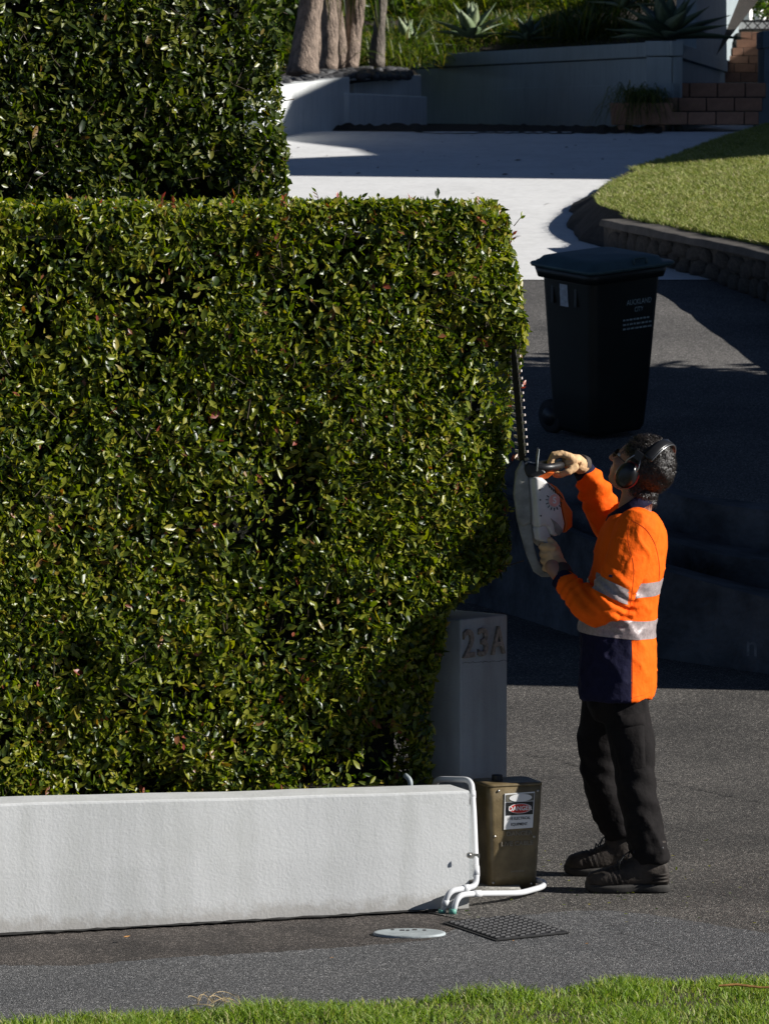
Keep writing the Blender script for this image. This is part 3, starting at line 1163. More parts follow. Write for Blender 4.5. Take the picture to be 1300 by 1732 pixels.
for px, py in ((828, 1337), (822, 1414), (820, 1493), (899, 1340), (893, 1418), (889, 1498)):
    q = fpt(px, py, .0)
    MB().tube([q, q + Vector((0, -.004, 0))], [.0052, .004], 10).build('screw', M['screw'], bx, True)
tl = Vector((0, -.0285, 1)).normalized()
sg = MB().prism([fpt(838, 1403, .001), fpt(890, 1402, .001), fpt(893, 1341, .001), fpt(839, 1342, .001)], [fpt(838, 1403, .0035), fpt(890, 1402, .0035), fpt(893, 1341, .0035), fpt(839, 1342, .0035)]).build('danger_sign', M['signwhite'], bx)
tag(sg, 'white sign with red oval reading danger live electrical equipment')
def plate(name, quad, off, m):
    a = [fpt(*q, off) for q in quad]
    return MB().add(a, [tuple(range(len(a)))]).build(name, m, sg, recalc=False)
plate('top_panel', [(841, 1356), (891, 1356), (892, 1343), (841, 1344)], .005, M['signgrey'])
plate('black_panel', [(841, 1379), (889.5, 1379), (890.5, 1357), (841, 1357)], .005, M['signblack'])
def oval(name, px, py, rx, ry, off, m):
    MB().disc(fpt(px, py, off), rx, ry, Vector((1, 0, 0)), tl).build(name, m, sg, recalc=False)
oval('white_oval', 867, 1350, .046, .015, .0065, M['signwhite'])
oval('white_oval', 866, 1368, .047, .0192, .0065, M['signwhite'])
oval('red_oval', 866, 1368, .0442, .017, .008, M['signred'])
put_text('lettering', 'DANGER', .0235, M['signwhite'], sg, fpt(866, 1368, .0095), (1, 0, 0), tl, bold=.0006)
put_text('lettering', 'LIVE ELECTRICAL', .0155, M['signblack'], sg, fpt(864.5, 1385, .005), (1, 0, 0), tl, sx=.78, bold=.0002)
put_text('lettering', 'EQUIPMENT', .0155, M['signblack'], sg, fpt(865, 1395, .005), (1, 0, 0), tl, sx=.8, bold=.0002)
put_text('embossed_lettering', 'DANGER', .024, M['boxtop'], bx, fpt(866, 1411, .0), (1, 0, 0), tl, extrude=.004, bevel=.0006, sx=1.1)
put_text('embossed_lettering', 'LIVE CABLE', .024, M['boxtop'], bx, fpt(862, 1428, .0), (1, 0, 0), tl, extrude=.004, bevel=.0006, sx=1.08)
em = MB()
for k in range(9):
    em.box(fpt(853 + k * 2.7, 1475, .0005), (.0034, .002, .006 if k % 3 else .0075))
em.build('worn_lettering', M['boxtop'], bx)

bx.rotation_euler = (0, 0, math.radians(19))
bx.location.x += .03

# ---------------------------------------------------------- white conduits
M['castgrey'] = simple('painted_cover', (.33, .37, .38), .55, .2, 12., .3, 90.)
M['pvc'] = simple('white_pvc', (.62, .63, .64), .38, .08, 8., .05, 60.)
M['teal'] = simple('teal_pipe_end', (.12, .34, .27), .5, .2, 20., 0)
def bend(pts, r=.03, n=6):
    pts = [Vector(p) for p in pts]
    outp = [pts[0]]
    for a, b, c in zip(pts, pts[1:], pts[2:]):
        d0, d1 = (a - b), (c - b)
        rr = min(r, d0.length * .49, d1.length * .49)
        s0, s1 = b + d0.normalized() * rr, b + d1.normalized() * rr
        for k in range(n + 1):
            t_ = k / n
            outp.append((s0 * (1 - t_) ** 2 + b * 2 * t_ * (1 - t_) + s1 * t_ ** 2))
    outp.append(pts[-1])
    return outp
PY = 17.86
wend = W(WEND, 0)
pipe1 = [P(734, 1330, 18.12), P(740, 1318, 18.02), P(797, 1319, 17.93), P(801, 1380, 17.85), P(806, 1499, 17.66), P(758, 1508, 17.56), G(747, 1549, -.01)]
cv = thing('conduit_pipe', 'white plastic conduit climbing over the wall end with elbows', 'pipe', Vector((pipe1[-1].x, pipe1[-1].y, 0)))
MB().tube(bend(pipe1, .035), .0112, 14).build('pipe', M['pvc'], cv, True)
def collar(a, b, parent, r=.0133, m='pvc'):
    MB().tube([a, b], r, 14).build('coupling', M[m], parent, True)
for i0, f0, f1 in ((2, .1, .35), (3, .72, .86), (4, .3, .5), (5, .35, .6)):
    a, b = pipe1[i0], pipe1[i0 + 1]
    if i0 == 2: f0, f1 = .32, .5
    collar(a.lerp(b, f0), a.lerp(b, f1), cv)
q = pipe1[3].lerp(pipe1[4], .57)
MB().box(q + Vector((-.008, -.012, 0)), (.046, .004, .018)).box(q + Vector((-.02, .0, 0)), (.02, .03, .018)).build('saddle_clip', M['screw'], cv, False, .001)
q2 = P(793, 1447, 17.64)
MB().tube([q2, q2 + Vector((0, -.006, 0))], [.011, .006], 14).build('screw', M['screw'], cv, True)
collar(Vector((pipe1[-1].x, pipe1[-1].y, .0)), Vector((pipe1[-1].x + .001, pipe1[-1].y, .012)), cv, .0145, 'teal')
g2 = G(765, 1546, 0)
pipe2 = [g2 + Vector((0, 0, -.01)), P(773, 1515, 17.57), P(800, 1512, 17.64), P(880, 1511, 17.86), P(918, 1508, 18.02), P(921, 1500, 18.14), P(880, 1497, 18.26)]
for i, q in enumerate(pipe2[1:]): q.z = max(q.z, .026 if i else .05)
cv2 = thing('conduit_pipe', 'white plastic conduit looping along the ground round the box foot', 'pipe', Vector((g2.x, g2.y, 0)))
MB().tube(bend(pipe2, .05), .0112, 14).build('pipe', M['pvc'], cv2, True)
collar(pipe2[2], pipe2[2].lerp(pipe2[3], .15), cv2)
collar(Vector((g2.x, g2.y, .0)), Vector((g2.x + .001, g2.y, .018)), cv2, .0145, 'teal')
cv3 = thing('pipe_stub', 'short grey upright pipe stub in the shade at the hedge foot', 'pipe', W(u_at(694, .3), .3, .40))
q = BASE[cv3.name]
MB().tube(bend([q, q + Vector((0, 0, .05)), q + Vector((-.02, .02, .065))], .02), .010, 12).build('pipe', M['castgrey'], cv3, True)
# concrete footing under the box
M['mortar'] = simple('rough_mortar', (.3, .29, .26), .95, .3, 20., .8, 80., bdist=.01)
mf = MB().loft([rrect(bc.x - .05, bc.y - .02, -.01, .11, .1, .04), rrect(bc.x - .05, bc.y - .02, .018, .095, .085, .04)]).build('mortar_footing', M['mortar'], None, True)
tag(mf, 'rough pale mortar patch at the foot of the electrical box', 'footing')

# ---------------------------------------------------------- covers in the footpath
M['iron'] = simple('cast_iron', (.026, .026, .028), .62, .4, 18., .4, 120., metallic=.2)
c = G(692, 1581, .0)
mc = thing('round_cover', 'small pale grey round service cover set in the footpath', 'cover', c)
rx, ry = .131, .085
MB().loft([[c + Vector((rx * s_ * math.cos(a), ry * s_ * math.sin(a), z)) for a in np.linspace(0, 2 * math.pi, 36, endpoint=False)] for s_, z in ((1, -.005), (1, .006), (.96, .009), (.9, .008))]).build('cover_plate', M['castgrey'], mc, True)
em = MB()
for k, dx in enumerate((-.06, -.025, -.005, .02, .055)):
    em.box(c + Vector((dx, .045 + .008 * math.cos(k * 2), .0085)), (.016 if k % 2 else .011, .022, .002))
em.build('lifting_slots', M['crackgrey'], mc)
gc = G(856, 1571, .0)
gr = thing('cast_iron_cover', 'dark square cast iron access cover with raised tread bars', 'cover', gc)
e1 = Vector((.235, -.235, 0)); e2 = Vector((.19, .30, 0))
e1 = (G(845, 1592) - G(757, 1562)); e2 = (G(875, 1550) - G(757, 1562))
o_ = gc - (e1 + e2) / 2
M['void'] = simple('dark_joint', (.006, .006, .006), 1., .1)
MB().add([o_ - (e1 + e2) * .03 + Vector((0, 0, .004)), o_ + e1 * 1.03 - e2 * .03 + Vector((0, 0, .004)), o_ + (e1 + e2) * 1.03 + Vector((0, 0, .004)), o_ + e2 * 1.03 - e1 * .03 + Vector((0, 0, .004))], [(0, 1, 2, 3)]).build('frame_joint', M['void'], gr, recalc=False)
a_, b_, c_, d_ = o_ + e1 * .02 + e2 * .02, o_ + e1 * .98 + e2 * .02, o_ + e1 * .98 + e2 * .98, o_ + e1 * .02 + e2 * .98
zz1 = Vector((0, 0, .007))
MB().prism([q for q in (a_, b_, c_, d_)], [q + zz1 for q in (a_, b_, c_, d_)]).build('plate', M['iron'], gr)
lug = MB()
for i in range(11):
    for j in range(9):
        s_, t_ = (i + .5 + (.5 if j % 2 else 0)) / 11.6, (j + .6) / 9.4
        if s_ > .97: continue
        q = o_ + e1 * s_ + e2 * t_ + Vector((0, 0, .009))
        w1, w2 = e1 * .018, e2 * .034
        lug.prism([q - w1 - w2 - Vector((0, 0, .004)), q + w1 - w2 - Vector((0, 0, .004)), q + w1 + w2 - Vector((0, 0, .004)), q - w1 + w2 - Vector((0, 0, .004))], [q - w1 * .7 - w2 * .8 + Vector((0, 0, .002)), q + w1 * .7 - w2 * .8 + Vector((0, 0, .002)), q + w1 * .7 + w2 * .8 + Vector((0, 0, .004)), q - w1 * .7 + w2 * .8 + Vector((0, 0, .004))])
tb = lug.build('tread_bars', M['iron'], gr)
tag(tb, kind='stuff')

# fallen leaves and twigs on the path
M['dryleaf'] = simple('dry_leaf', (.4, .2, .06), .7, .4, 40.)
M['straw'] = simple('dry_grass', (.42, .32, .17), .8, .3, 40.)
for px, py, lab, sz in ((220, 1584, 'curled orange dry leaf lying at the foot of the white wall', .045), (1063, 1357, 'small orange leaf on the driveway beside the worker', .025), (868, 1591, 'tiny pale orange leaf at the near edge of the iron cover', .02), (995, 1596, 'small tan leaf on the footpath right of the iron cover', .02), (565, 1620, 'small tan leaf on the asphalt seam left of the round cover', .02)):
    q = G(px, py, .018)
    me = bpy.data.meshes.new('fallen_leaf')
    lf_ = LEAF.copy(); lf_[:, 2] += .25 * (lf_[:, 0] - .5) ** 2
    R = Matrix.Rotation(random.uniform(0, 6), 3, 'Z')
    me.from_pydata([tuple(q + R @ (Vector(v) * sz)) for v in lf_], [], LF)
    o = link_mesh('fallen_leaf', me, M['dryleaf'])
    tag(o, lab, 'leaf')
mb = MB()
q0 = G(365, 1706, .02)
for k in range(14):
    a0 = random.uniform(0, 6.28); r_ = random.uniform(.03, .08)
    cx, cy = random.uniform(-.05, .05), random.uniform(-.05, .05)
    mb.tube([q0 + Vector((cx + r_ * math.cos(a0 + t_), cy + r_ * math.sin(a0 + t_) * 1.5, .008 + .03 * math.sin(t_ * 1.5))) for t_ in np.linspace(0, random.uniform(1, 2.4), 8)], .0012, 4, False)
o = mb.build('dry_grass_tangle', M['straw'], None, recalc=False)
tag(o, 'small tangle of dry straw at the edge of the foreground grass', 'straw')
mb = MB()
q0 = G(1215, 1668, .045)
mb.tube([q0, q0 + Vector((.06, .0, .004)), q0 + Vector((.14, -.01, -.004)), q0 + Vector((.24, -.02, 0))], [.004, .005, .004, .003], 6)
o = mb.build('fallen_twig', M['dryleaf'], None)
tag(o, 'reddish brown twig lying on the grass at the right edge', 'twig')

# ================================================================== WHEELIE BIN
M['bingreen'] = simple('dark_green_plastic', (.007, .011, .010), .45, .3, 6., .15, 200.)
M['binlid'] = simple('green_lid_plastic', (.05, .10, .11), .55, .25, 6., .15, 200.)
M['binprint'] = simple('faded_print', (.35, .45, .48), .8, .5, 60.)
M['sticker'] = simple('white_sticker', (.5, .53, .56), .6, .25, 40.)
bp0 = Vector((1.255, 27.95, zu(27.95) - .0))
wb_ = thing('wheelie_bin', 'dark green wheeled rubbish bin with hinged lid on the shaded driveway', 'bin', bp0)
phi = math.radians(40)
tilt = math.atan(.13)
ex = Vector((math.cos(phi), math.sin(phi), 0))         # towards the bin's front (lid opening edge)
ey = Vector((-math.sin(phi), math.cos(phi), 0))
Rt = Matrix.Rotation(tilt, 3, 'X')
def BN(f, s_, z):
    return bp0 + Rt @ (ex * f + ey * s_ + Vector((0, 0, z)))
def brr(z, f0, f1, hw, r, n=4):
    o = []
    for qx, qy, a0 in ((1, 1, 0), (-1, 1, 90), (-1, -1, 180), (1, -1, 270)):
        for k in range(n + 1):
            a = math.radians(a0 + 90 * k / n)
            x = (f1 if qx > 0 else f0) - qx * r + r * math.cos(a)
            y = qy * (hw - r) + r * math.sin(a)
            o.append(BN(x, y, z))
    return o
body = MB().loft([brr(.03, -.20, .20, .17, .05), brr(.06, -.215, .215, .18, .05), brr(.30, -.235, .235, .195, .05), brr(.92, -.27, .275, .225, .05), brr(.985, -.275, .28, .23, .05)])
body.build('bin_body', M['bingreen'], wb_, True)
MB().loft([brr(.935, -.30, .30, .25, .06), brr(.99, -.315, .315, .262, .06), brr(.995, -.305, .305, .255, .06)]).build('rim', M['bingreen'], wb_, True)
MB().loft([brr(.998, -.33, .345, .275, .06), brr(1.012, -.335, .36, .28, .06), brr(1.02, -.33, .352, .275, .06), brr(1.022, -.3, .285, .262, .06), brr(1.052, -.27, .27, .24, .06), brr(1.062, -.22, .23, .2, .06)]).build('lid', M['binlid'], wb_, True)
MB().tube(bend([BN(-.22, .27, .97), BN(-.22, .32, 1.0), BN(.22, .32, 1.0), BN(.22, .27, .97)], .03), .017, 10).build('handle', M['bingreen'], wb_, True)
for s_ in (-.1, .1):
    MB().box(BN(s_, .285, .985), (.06, .05, .05), phi).build('hinge', M['bingreen'], wb_, False, .008)
MB().tube(bend([BN(.02, -.262, 1.03), BN(.02, -.25, 1.062), BN(.12, -.25, 1.062), BN(.12, -.262, 1.03)], .015), .007, 8).build('lid_grip', M['binlid'], wb_, True)
for s_ in (-.19, .19):
    cw = BN(s_, .2, .10)
    wax = Rt @ ex
    wh = MB().tube([cw - wax * .028, cw - wax * .02, cw + wax * .02, cw + wax * .028], [.088, .1, .1, .088], 24).build('wheel', M['rubber'], wb_, True)
    MB().tube([cw - wax * .031, cw + wax * .031], .055, 18).build('hub', M['black'], wh, True)
MB().tube([BN(-.18, .2, .1), BN(.18, .2, .1)], .012, 8).build('axle', M['black'], wb_)
# recessed panels and print
sn = Rt @ (-ey)
up_ = Rt @ Vector((0, 0, 1))
exr = Rt @ ex
def sidept(f, z, off=.002):
    w_ = .195 + (.225 - .195) * (z - .3) / .62
    return BN(f, -w_, z) + sn * off
su = (sidept(0, .8) - sidept(0, .5)).normalized()
put_text('lettering', 'AUCKLAND', .045, M['binprint'], wb_, sidept(.10, .80), exr, su, sx=.8)
put_text('lettering', 'CITY', .04, M['binprint'], wb_, sidept(.10, .755), exr, su, sx=.8)
em = MB()
for row, (z, w_) in enumerate(((.695, .10), (.668, .085), (.642, .09))):
    f = -.02
    while f < .19:
        l_ = random.uniform(.012, .03)
        a_ = sidept(f, z, .003)
        em.add([a_, a_ + exr * l_, a_ + exr * l_ + su * .010, a_ + su * .010], [(0, 1, 2, 3)])
        f += l_ + .008
em.build('worn_print', M['binprint'], wb_, recalc=False)
bn = Rt @ (-ex)
def backpt(s_, z, off=.002):
    f = -.235 - .035 * (z - .3) / .62
    return BN(f, s_, z) + bn * off
bu = (backpt(0, .8) - backpt(0, .5)).normalized()
eyr = Rt @ ey
a_ = backpt(.055, .78, .003)
MB().add([a_, a_ - eyr * .07, a_ - eyr * .065 + bu * .13, a_ + bu * .13], [(0, 1, 2, 3)]).build('sticker', M['sticker'], wb_, recalc=False)
for s_ in (-.1, .1):
    MB().box(backpt(s_ + .02, .85, -.004), (.02, .02, .12), phi).build('rib', M['bingreen'], wb_)

# ================================================================== TERRACE AT THE BACK
def pr(name, label, pts, zt, zb, th, mat, cat='wall', parent=None):
    """vertical wall along a plan polyline, thickness th away from the camera"""
    pass
wall_l = Vector((WX(690, 57), 57, 0)); wall_r = Vector((WX(1135, 48), 48, 0))
tw_ = thing('planter_wall', 'long grey painted block retaining wall with capping below the agaves', 'wall', (wall_r.x, wall_r.y, zc(48)))
dirw = (wall_r - wall_l).normalized()
nw = Vector((-dirw.y, dirw.x, 0))
if nw.y < 0: nw = -nw
ZT = 3.82
def wallbox(a, b, z0, z1, th, off=0.0):
    d = (b - a).normalized(); n_ = Vector((-d.y, d.x, 0))
    if n_.y < 0: n_ = -n_
    q = [a + n_ * off, b + n_ * off, b + n_ * (off + th), a + n_ * (off + th)]
    return [Vector((p.x, p.y, z0)) for p in q], [Vector((p.x, p.y, z1)) for p in q]
mb = MB().prism(*wallbox(wall_l, wall_r, 2.6, ZT - .16, .09, .012))
mb.build('wall_face', M['backwall'], tw_)
mb = MB().prism(*wallbox(wall_l - dirw * .02, wall_r + dirw * .02, ZT - .15, ZT, .13, -.02))
mb.build('capping', M['backwall'], tw_, False, .01)
mb = MB().prism(*wallbox(wall_l, wall_r, 2.6, ZT - .42, .08, -.0))
mb.build('base_course', M['backwall'], tw_, False, .006)
# side wall running back beside the stair
sr = Vector((WX(1225, 60), 60, 0))
sw_ = thing('stair_wall', 'grey painted block wall climbing back beside the terracotta stair', 'wall', (wall_r.x + .3, wall_r.y + 1.5, zc(49)))
def sidebox(a, b, z0, z1, th, off):
    d = (b - a).normalized(); n_ = Vector((-d.y, d.x, 0))
    q = [a + n_ * off, b + n_ * off, b + n_ * (off + th), a + n_ * (off + th)]
    return [Vector((p.x, p.y, z0)) for p in q], [Vector((p.x, p.y, z1)) for p in q]
sd0 = (sr - wall_r).normalized()
wr2 = wall_r + sd0 * .03
MB().prism(*sidebox(wr2, sr, 2.6, ZT - .16, .25, .012)).build('wall_face', M['backwall'], sw_)
MB().prism(*sidebox(wr2, sr, ZT - .15, ZT, .3, -.02)).build('capping', M['backwall'], sw_, False, .01)
a2 = wall_r.lerp(sr, .42); b2_ = Vector((WX(1254, 64.5), 64.5, 0))
MB().prism(*sidebox(a2, b2_, ZT + .003, 4.75, .22, .02)).build('upper_wall', M['backwall'], sw_)
MB().prism(*sidebox(a2, b2_, 4.753, 4.85, .3, -.02)).build('upper_capping', M['backwall'], sw_, False, .01)

# left wall with a lower block
lw = thing('terrace_wall', 'pale rendered low terrace wall below the tree trunks, half sunlit', 'wall', (WX(560, 48.6), 48.6, zc(48.6)))
A0, A1 = Vector((WX(440, 46.2), 46.2, 0)), Vector((WX(592, 49), 49, 0))
z_a, z_b = 3.33, 3.475
def slopewall(a, b, z0, za, zb_, th):
    d = (b - a).normalized(); n_ = Vector((-d.y, d.x, 0))
    if n_.y < 0: n_ = -n_
    q = [a, b, b + n_ * th, a + n_ * th]
    return [Vector((p.x, p.y, z0)) for p in q], [Vector((q[0].x, q[0].y, za)), Vector((q[1].x, q[1].y, zb_)), Vector((q[2].x, q[2].y, zb_)), Vector((q[3].x, q[3].y, za))]
M['terracewhite'] = stucco('terrace_render', (.7, .72, .71), (.4, .42, .42), 30., .25)
MB().prism(*slopewall(A0, A1, 2.4, z_a, z_b, .25)).build('wall_face', M['terracewhite'], lw, False, .015)
B0, B1 = Vector((WX(590, 48.8), 48.8, 0)), Vector((WX(722, 52), 52, 0))
MB().prism(*slopewall(B0, B1, 2.4, 3.31, 3.30, 1.0)).build('lower_block', M['terracewhite'], lw, False, .015)
C0, C1 = Vector((WX(600, 50.2), 50.2, 0)), Vector((WX(712, 53), 53, 0))
MB().prism(*slopewall(C0, C1, 2.4, 3.50, 3.545, .25)).build('upper_tier', M['terracewhite'], lw, False, .012)

# dark soil strip at the wall foot
nA, nB = [], []
for k in range(70):
    f = k / 69
    px = 560 + (1118 - 560) * f
    Yf = 48.4 - 1.15 * min(1, f * 3.2) + random.uniform(-.09, .09)
    if px < 592: Yb = 49.3
    elif px < 720: Yb = 49.2 + (px - 592) / 128 * 4.2
    else: Yb = 56.6 - (px - 720) / 398 * 7.9
    nA.append(Vector((WX(px, Yf), Yf, zc(Yf) + .012))); nB.append(Vector((WX(px, Yb), Yb, zc(Yb) + .04)))
mids = [a.lerp(b, .3) + Vector((0, 0, .05 + random.uniform(-.015, .02))) for a, b in zip(nA, nB)]
o = MB().strip(nA, mids).strip(mids, nB).build('planting_strip', M['soil'], None, True, recalc=False)
tag(o, kind='structure')
# raised bed soil
mb = MB().add([(WX(420, 46.6), 46.6, 3.27), (WX(592, 49.2), 49.2, 3.44), (WX(712, 53.2), 53.2, 3.52), (WX(690, 57.2), 57.2, 3.72), (wall_r.x - .1, 48.3, 3.74), (wr2.x + 1.0, 57, 3.76), (6, 70, 5.6), (-9, 70, 5.6), (-6, 48, 3.4)], [(0, 1, 2, 8), (2, 3, 7, 8), (3, 4, 5), (3, 5, 6, 7)])
o = mb.build('planting_bed', M['soil'], None, recalc=False)
tag(o, kind='structure')

# black pebbles
M['pebble'] = simple('black_pebble', (.065, .065, .068), .6, .5, 9., .3, 60.)
pb = thing('pebble_mulch', 'bed of smooth black pebbles around the tree trunks', 'pebbles', (WX(540, 49.3), 49.3, 3.42))
pm = []
for s in range(4):
    me = rock_mesh(40 + s); me.materials.clear(); me.materials.append(M['pebble']); pm.append(me)
for k in range(190):
    px = random.uniform(470, 690); Yv = random.uniform(0, 1)
    f = (px - 440) / 152.
    base_y = 46.6 + (f * 2.6 if f < 1 else 2.6 + (f - 1) * 3.6)
    Y = base_y + Yv * 1.9
    z = 3.33 + .15 * min(1, f) + .03 * max(0, f - 1) + Yv * .10
    s_ = random.uniform(.07, .14)
    place('pebble', pm[k % 4], pb, (WX(px, Y), Y, z), (s_ * 1.3, s_, s_ * .75), (random.uniform(-.4, .4), random.uniform(-.4, .4), random.uniform(0, 6)))

# ---------------------------------------------------------- trunks with strap-leaf crowns
M['strap'] = leaf_mat('strap_leaf', [(0, (.02, .04, .008)), (.5, (.06, .09, .015)), (.85, (.14, .15, .03)), (1, (.3, .2, .07))], .45, .3, .4)


def straps(n, base, up_dir, L, Wd, droop, spread, r, rad=0.05, seg=6):
    Vs, Fs = [], []
    for k in range(n):
        az = r.uniform(0, 6.283)
        el = r.uniform(*spread)
        d = Vector((math.cos(az) * math.cos(el), math.sin(az) * math.cos(el), math.sin(el)))
        side_ = Vector((-math.sin(az), math.cos(az), 0))
        l = L * r.uniform(.7, 1.2)
        p = Vector(base) + d * rad + Vector((0, 0, r.uniform(-.1, .1)))
        st_ = len(Vs)
        for j in range(seg + 1):
            f = j / seg
            w_ = Wd * (1 - f) ** .6 * (0.55 + .9 * min(1, f * 4) * .5)
            q = p + d * l * f + Vector((0, 0, -droop * l * f * f))
            Vs.append(q - side_ * w_ + Vector((0, 0, w_ * .35))); Vs.append(q); Vs.append(q + side_ * w_ + Vector((0, 0, w_ * .35)))
        for j in range(seg):
            b = st_ + j * 3
            Fs += [(b, b + 1, b + 4, b + 3), (b + 1, b + 2, b + 5, b + 4)]
    return Vs, Fs


def palm(label, pts, radii, mat, seed, crown_n=130, L=.75, group='cabbage trees behind the terrace wall'):
    r = random.Random(seed)
    b = Vector(pts[0])
    t = thing('cabbage_tree', label, 'tree', b, group)
    path = bend(pts, .5, 5)
    dense = resample(path, 34)
    tot = len(dense)
    rr = [np.interp(i / (tot - 1), np.linspace(0, 1, len(radii)), radii) for i in range(tot)]
    mb = MB().tube(dense, rr, 20)
    co = np.array(mb.v)
    nz = vnoise(co * np.array([9, 9, 5.]), seed) * .008 + vnoise(co * np.array([25, 25, 12.]), seed + 1) * .007 + vnoise(co * np.array([4, 4, 1.5]), seed + 2) * .010
    for i in range(tot):
        c = np.array(dense[i])
        s_ = slice(i * 20, i * 20 + 20)
        d = co[s_] - c
        co[s_] = c + d * (1 + nz[s_][:, None] * 1.2 / max(.05, rr[i]))
    mb.v = [tuple(x) for x in co]
    mb.build('trunk', mat, t, True)
    Vs, Fs = straps(crown_n, dense[-1], None, L, .022, .9, (-.9, 1.3), r, .06)
    # hanging dead skirt of leaves
    V2, F2 = straps(crown_n // 2, dense[-1] - Vector((0, 0, .1)), None, L * .8, .018, .9, (-1.4, -.5), r, .05)
    MB().add(Vs, Fs).add(V2, F2).build('crown', M['strap'], t, True, recalc=False)
    return t


def T(px, py, Y): return P(px, py, Y)
palm('thick rough-barked cabbage tree trunk, leftmost of the group', [T(512, 128, 49.2), T(518, 60, 49.3), T(534, -40, 49.4), T(545, -200, 49.5)], [.17, .135, .12, .115, .11, .11, .11], M['bark'], 1)
palm('slender brown trunk squeezed behind the leftmost thick trunk', [T(541, 120, 50.6), T(536, 70, 50.7), T(537, 0, 50.8), T(535, -190, 50.8)], [.04, .035, .035, .035], M['bark'], 2, 80, .6)
palm('smooth tan trunk with pinched top, second from left', [T(556, 119, 50.4), T(558, 50, 50.5), T(553, 10, 50.6), T(552, -180, 50.6)], [.095, .08, .085, .05, .045, .045], M['bark'], 3, 90, .6)
palm('slim pale trunk leaning left between two tan trunks', [T(577, 117, 50.9), T(574, 60, 50.9), T(567, 0, 50.9), T(560, -190, 50.9)], [.07, .058, .052, .048, .045], M['bark'], 4, 90, .7)
palm('bulging tan trunk, centre right of the trunk group', [T(592, 117, 50.9), T(597, 60, 51.0), T(600, 0, 51.1), T(604, -180, 51.1)], [.088, .08, .105, .07, .06, .06], M['bark'], 5)
palm('straight grey trunk standing apart at the right of the group', [T(636, 112, 52.), T(640, 50, 52.), T(644, 0, 52.), T(648, -210, 52.)], [.08, .062, .058, .056, .055], M['barkgrey'], 6)

# ---------------------------------------------------------- agaves
M['agave'] = leaf_mat('agave_leaf', [(0, (.05, .085, .05)), (.6, (.09, .135, .08)), (1, (.13, .18, .11))], .5, .0, .4)
M['agave_pale'] = leaf_mat('pale_agave_leaf', [(0, (.10, .15, .07)), (.6, (.16, .21, .11)), (1, (.24, .28, .16))], .5, .0, .4)


def agave(label, base, R, n, mat, seed, flat=.6):
    r = random.Random(seed)
    t = thing('agave', label, 'agave', base, 'agaves in the raised bed')
    c = Vector(base)
    for k in range(n):
        az = k * 2.399 + r.uniform(-.15, .15)
        f0 = k / (n - 1)
        el = math.radians(8 + 75 * f0 ** 1.2) * flat / .6
        el = min(el, 1.45)
        d = Vector((math.cos(az) * math.cos(el), math.sin(az) * math.cos(el), math.sin(el)))
        side_ = Vector((-math.sin(az), math.cos(az), 0))
        nrm_ = side_.cross(d) * -1
        l = R * (1 - .35 * f0) * r.uniform(.9, 1.12)
        rings = []
        for j in range(8):
            f = j / 7
            w_ = R * .135 * (math.sin(math.pi * min(1, f * .75 + .22)) ** .8) * (1 - f ** 4) + .002
            th = w_ * .25 + .003
            q = c + Vector((0, 0, .05)) + d * l * f + Vector((0, 0, -.18 * l * f * f + .22 * l * max(0, f - .6) ** 2))
            rings.append([q - side_ * w_ - nrm_ * -w_ * .3, q - nrm_ * th, q + side_ * w_ - nrm_ * -w_ * .3, q + nrm_ * th * .3])
        MB().loft(rings).build('leaf', mat, t, True)
    return t


agave('big dark agave overhanging the wall corner beside the stair', P(1128, 72, 49.2), .78, 26, M['agave'], 1)
agave('pale upright agave just right of the grey trunk', P(690, 88, 55.5), .55, 16, M['agave_pale'], 2, .9)
agave('tall pale agave in the middle of the raised bed', P(797, 70, 54.5), .62, 18, M['agave_pale'], 3, .9)
agave('small shaded agave behind the wall capping at centre', P(893, 74, 53.2), .42, 16, M['agave'], 4, .8)
agave('pale agave partly hidden behind the big dark agave', P(1055, 20, 53.5), .5, 14, M['agave_pale'], 5, .9)

# ---------------------------------------------------------- shrubs and grasses in the bed
M['bush'] = leaf_mat('garden_leaf', [(0, (.02, .045, .01)), (.5, (.05, .09, .014)), (.85, (.11, .14, .02)), (1, (.2, .2, .05))], .4, .3, .4)
M['lime'] = leaf_mat('lime_grass', [(0, (.03, .05, .01)), (.5, (.07, .10, .016)), (.85, (.15, .16, .03)), (1, (.28, .24, .06))], .5, .35, .3)


def grass_clump(name, label, base, n, L, wd, mat, seed, droop=.9, spread=(.5, 1.5), rad=.1, cat='plant', group=None):
    r = random.Random(seed)
    t = thing(name, label, cat, base, group)
    Vs, Fs = [], []
    mb = MB()
    for k in range(n):
        V2, F2 = straps(1, Vector(base) + Vector((r.gauss(0, rad), r.gauss(0, rad), 0)), None, L, wd, droop, spread, r, .0, 5)
        mb.add(V2, F2)
    mb.build('blades', mat, t, True, recalc=False)
    return t


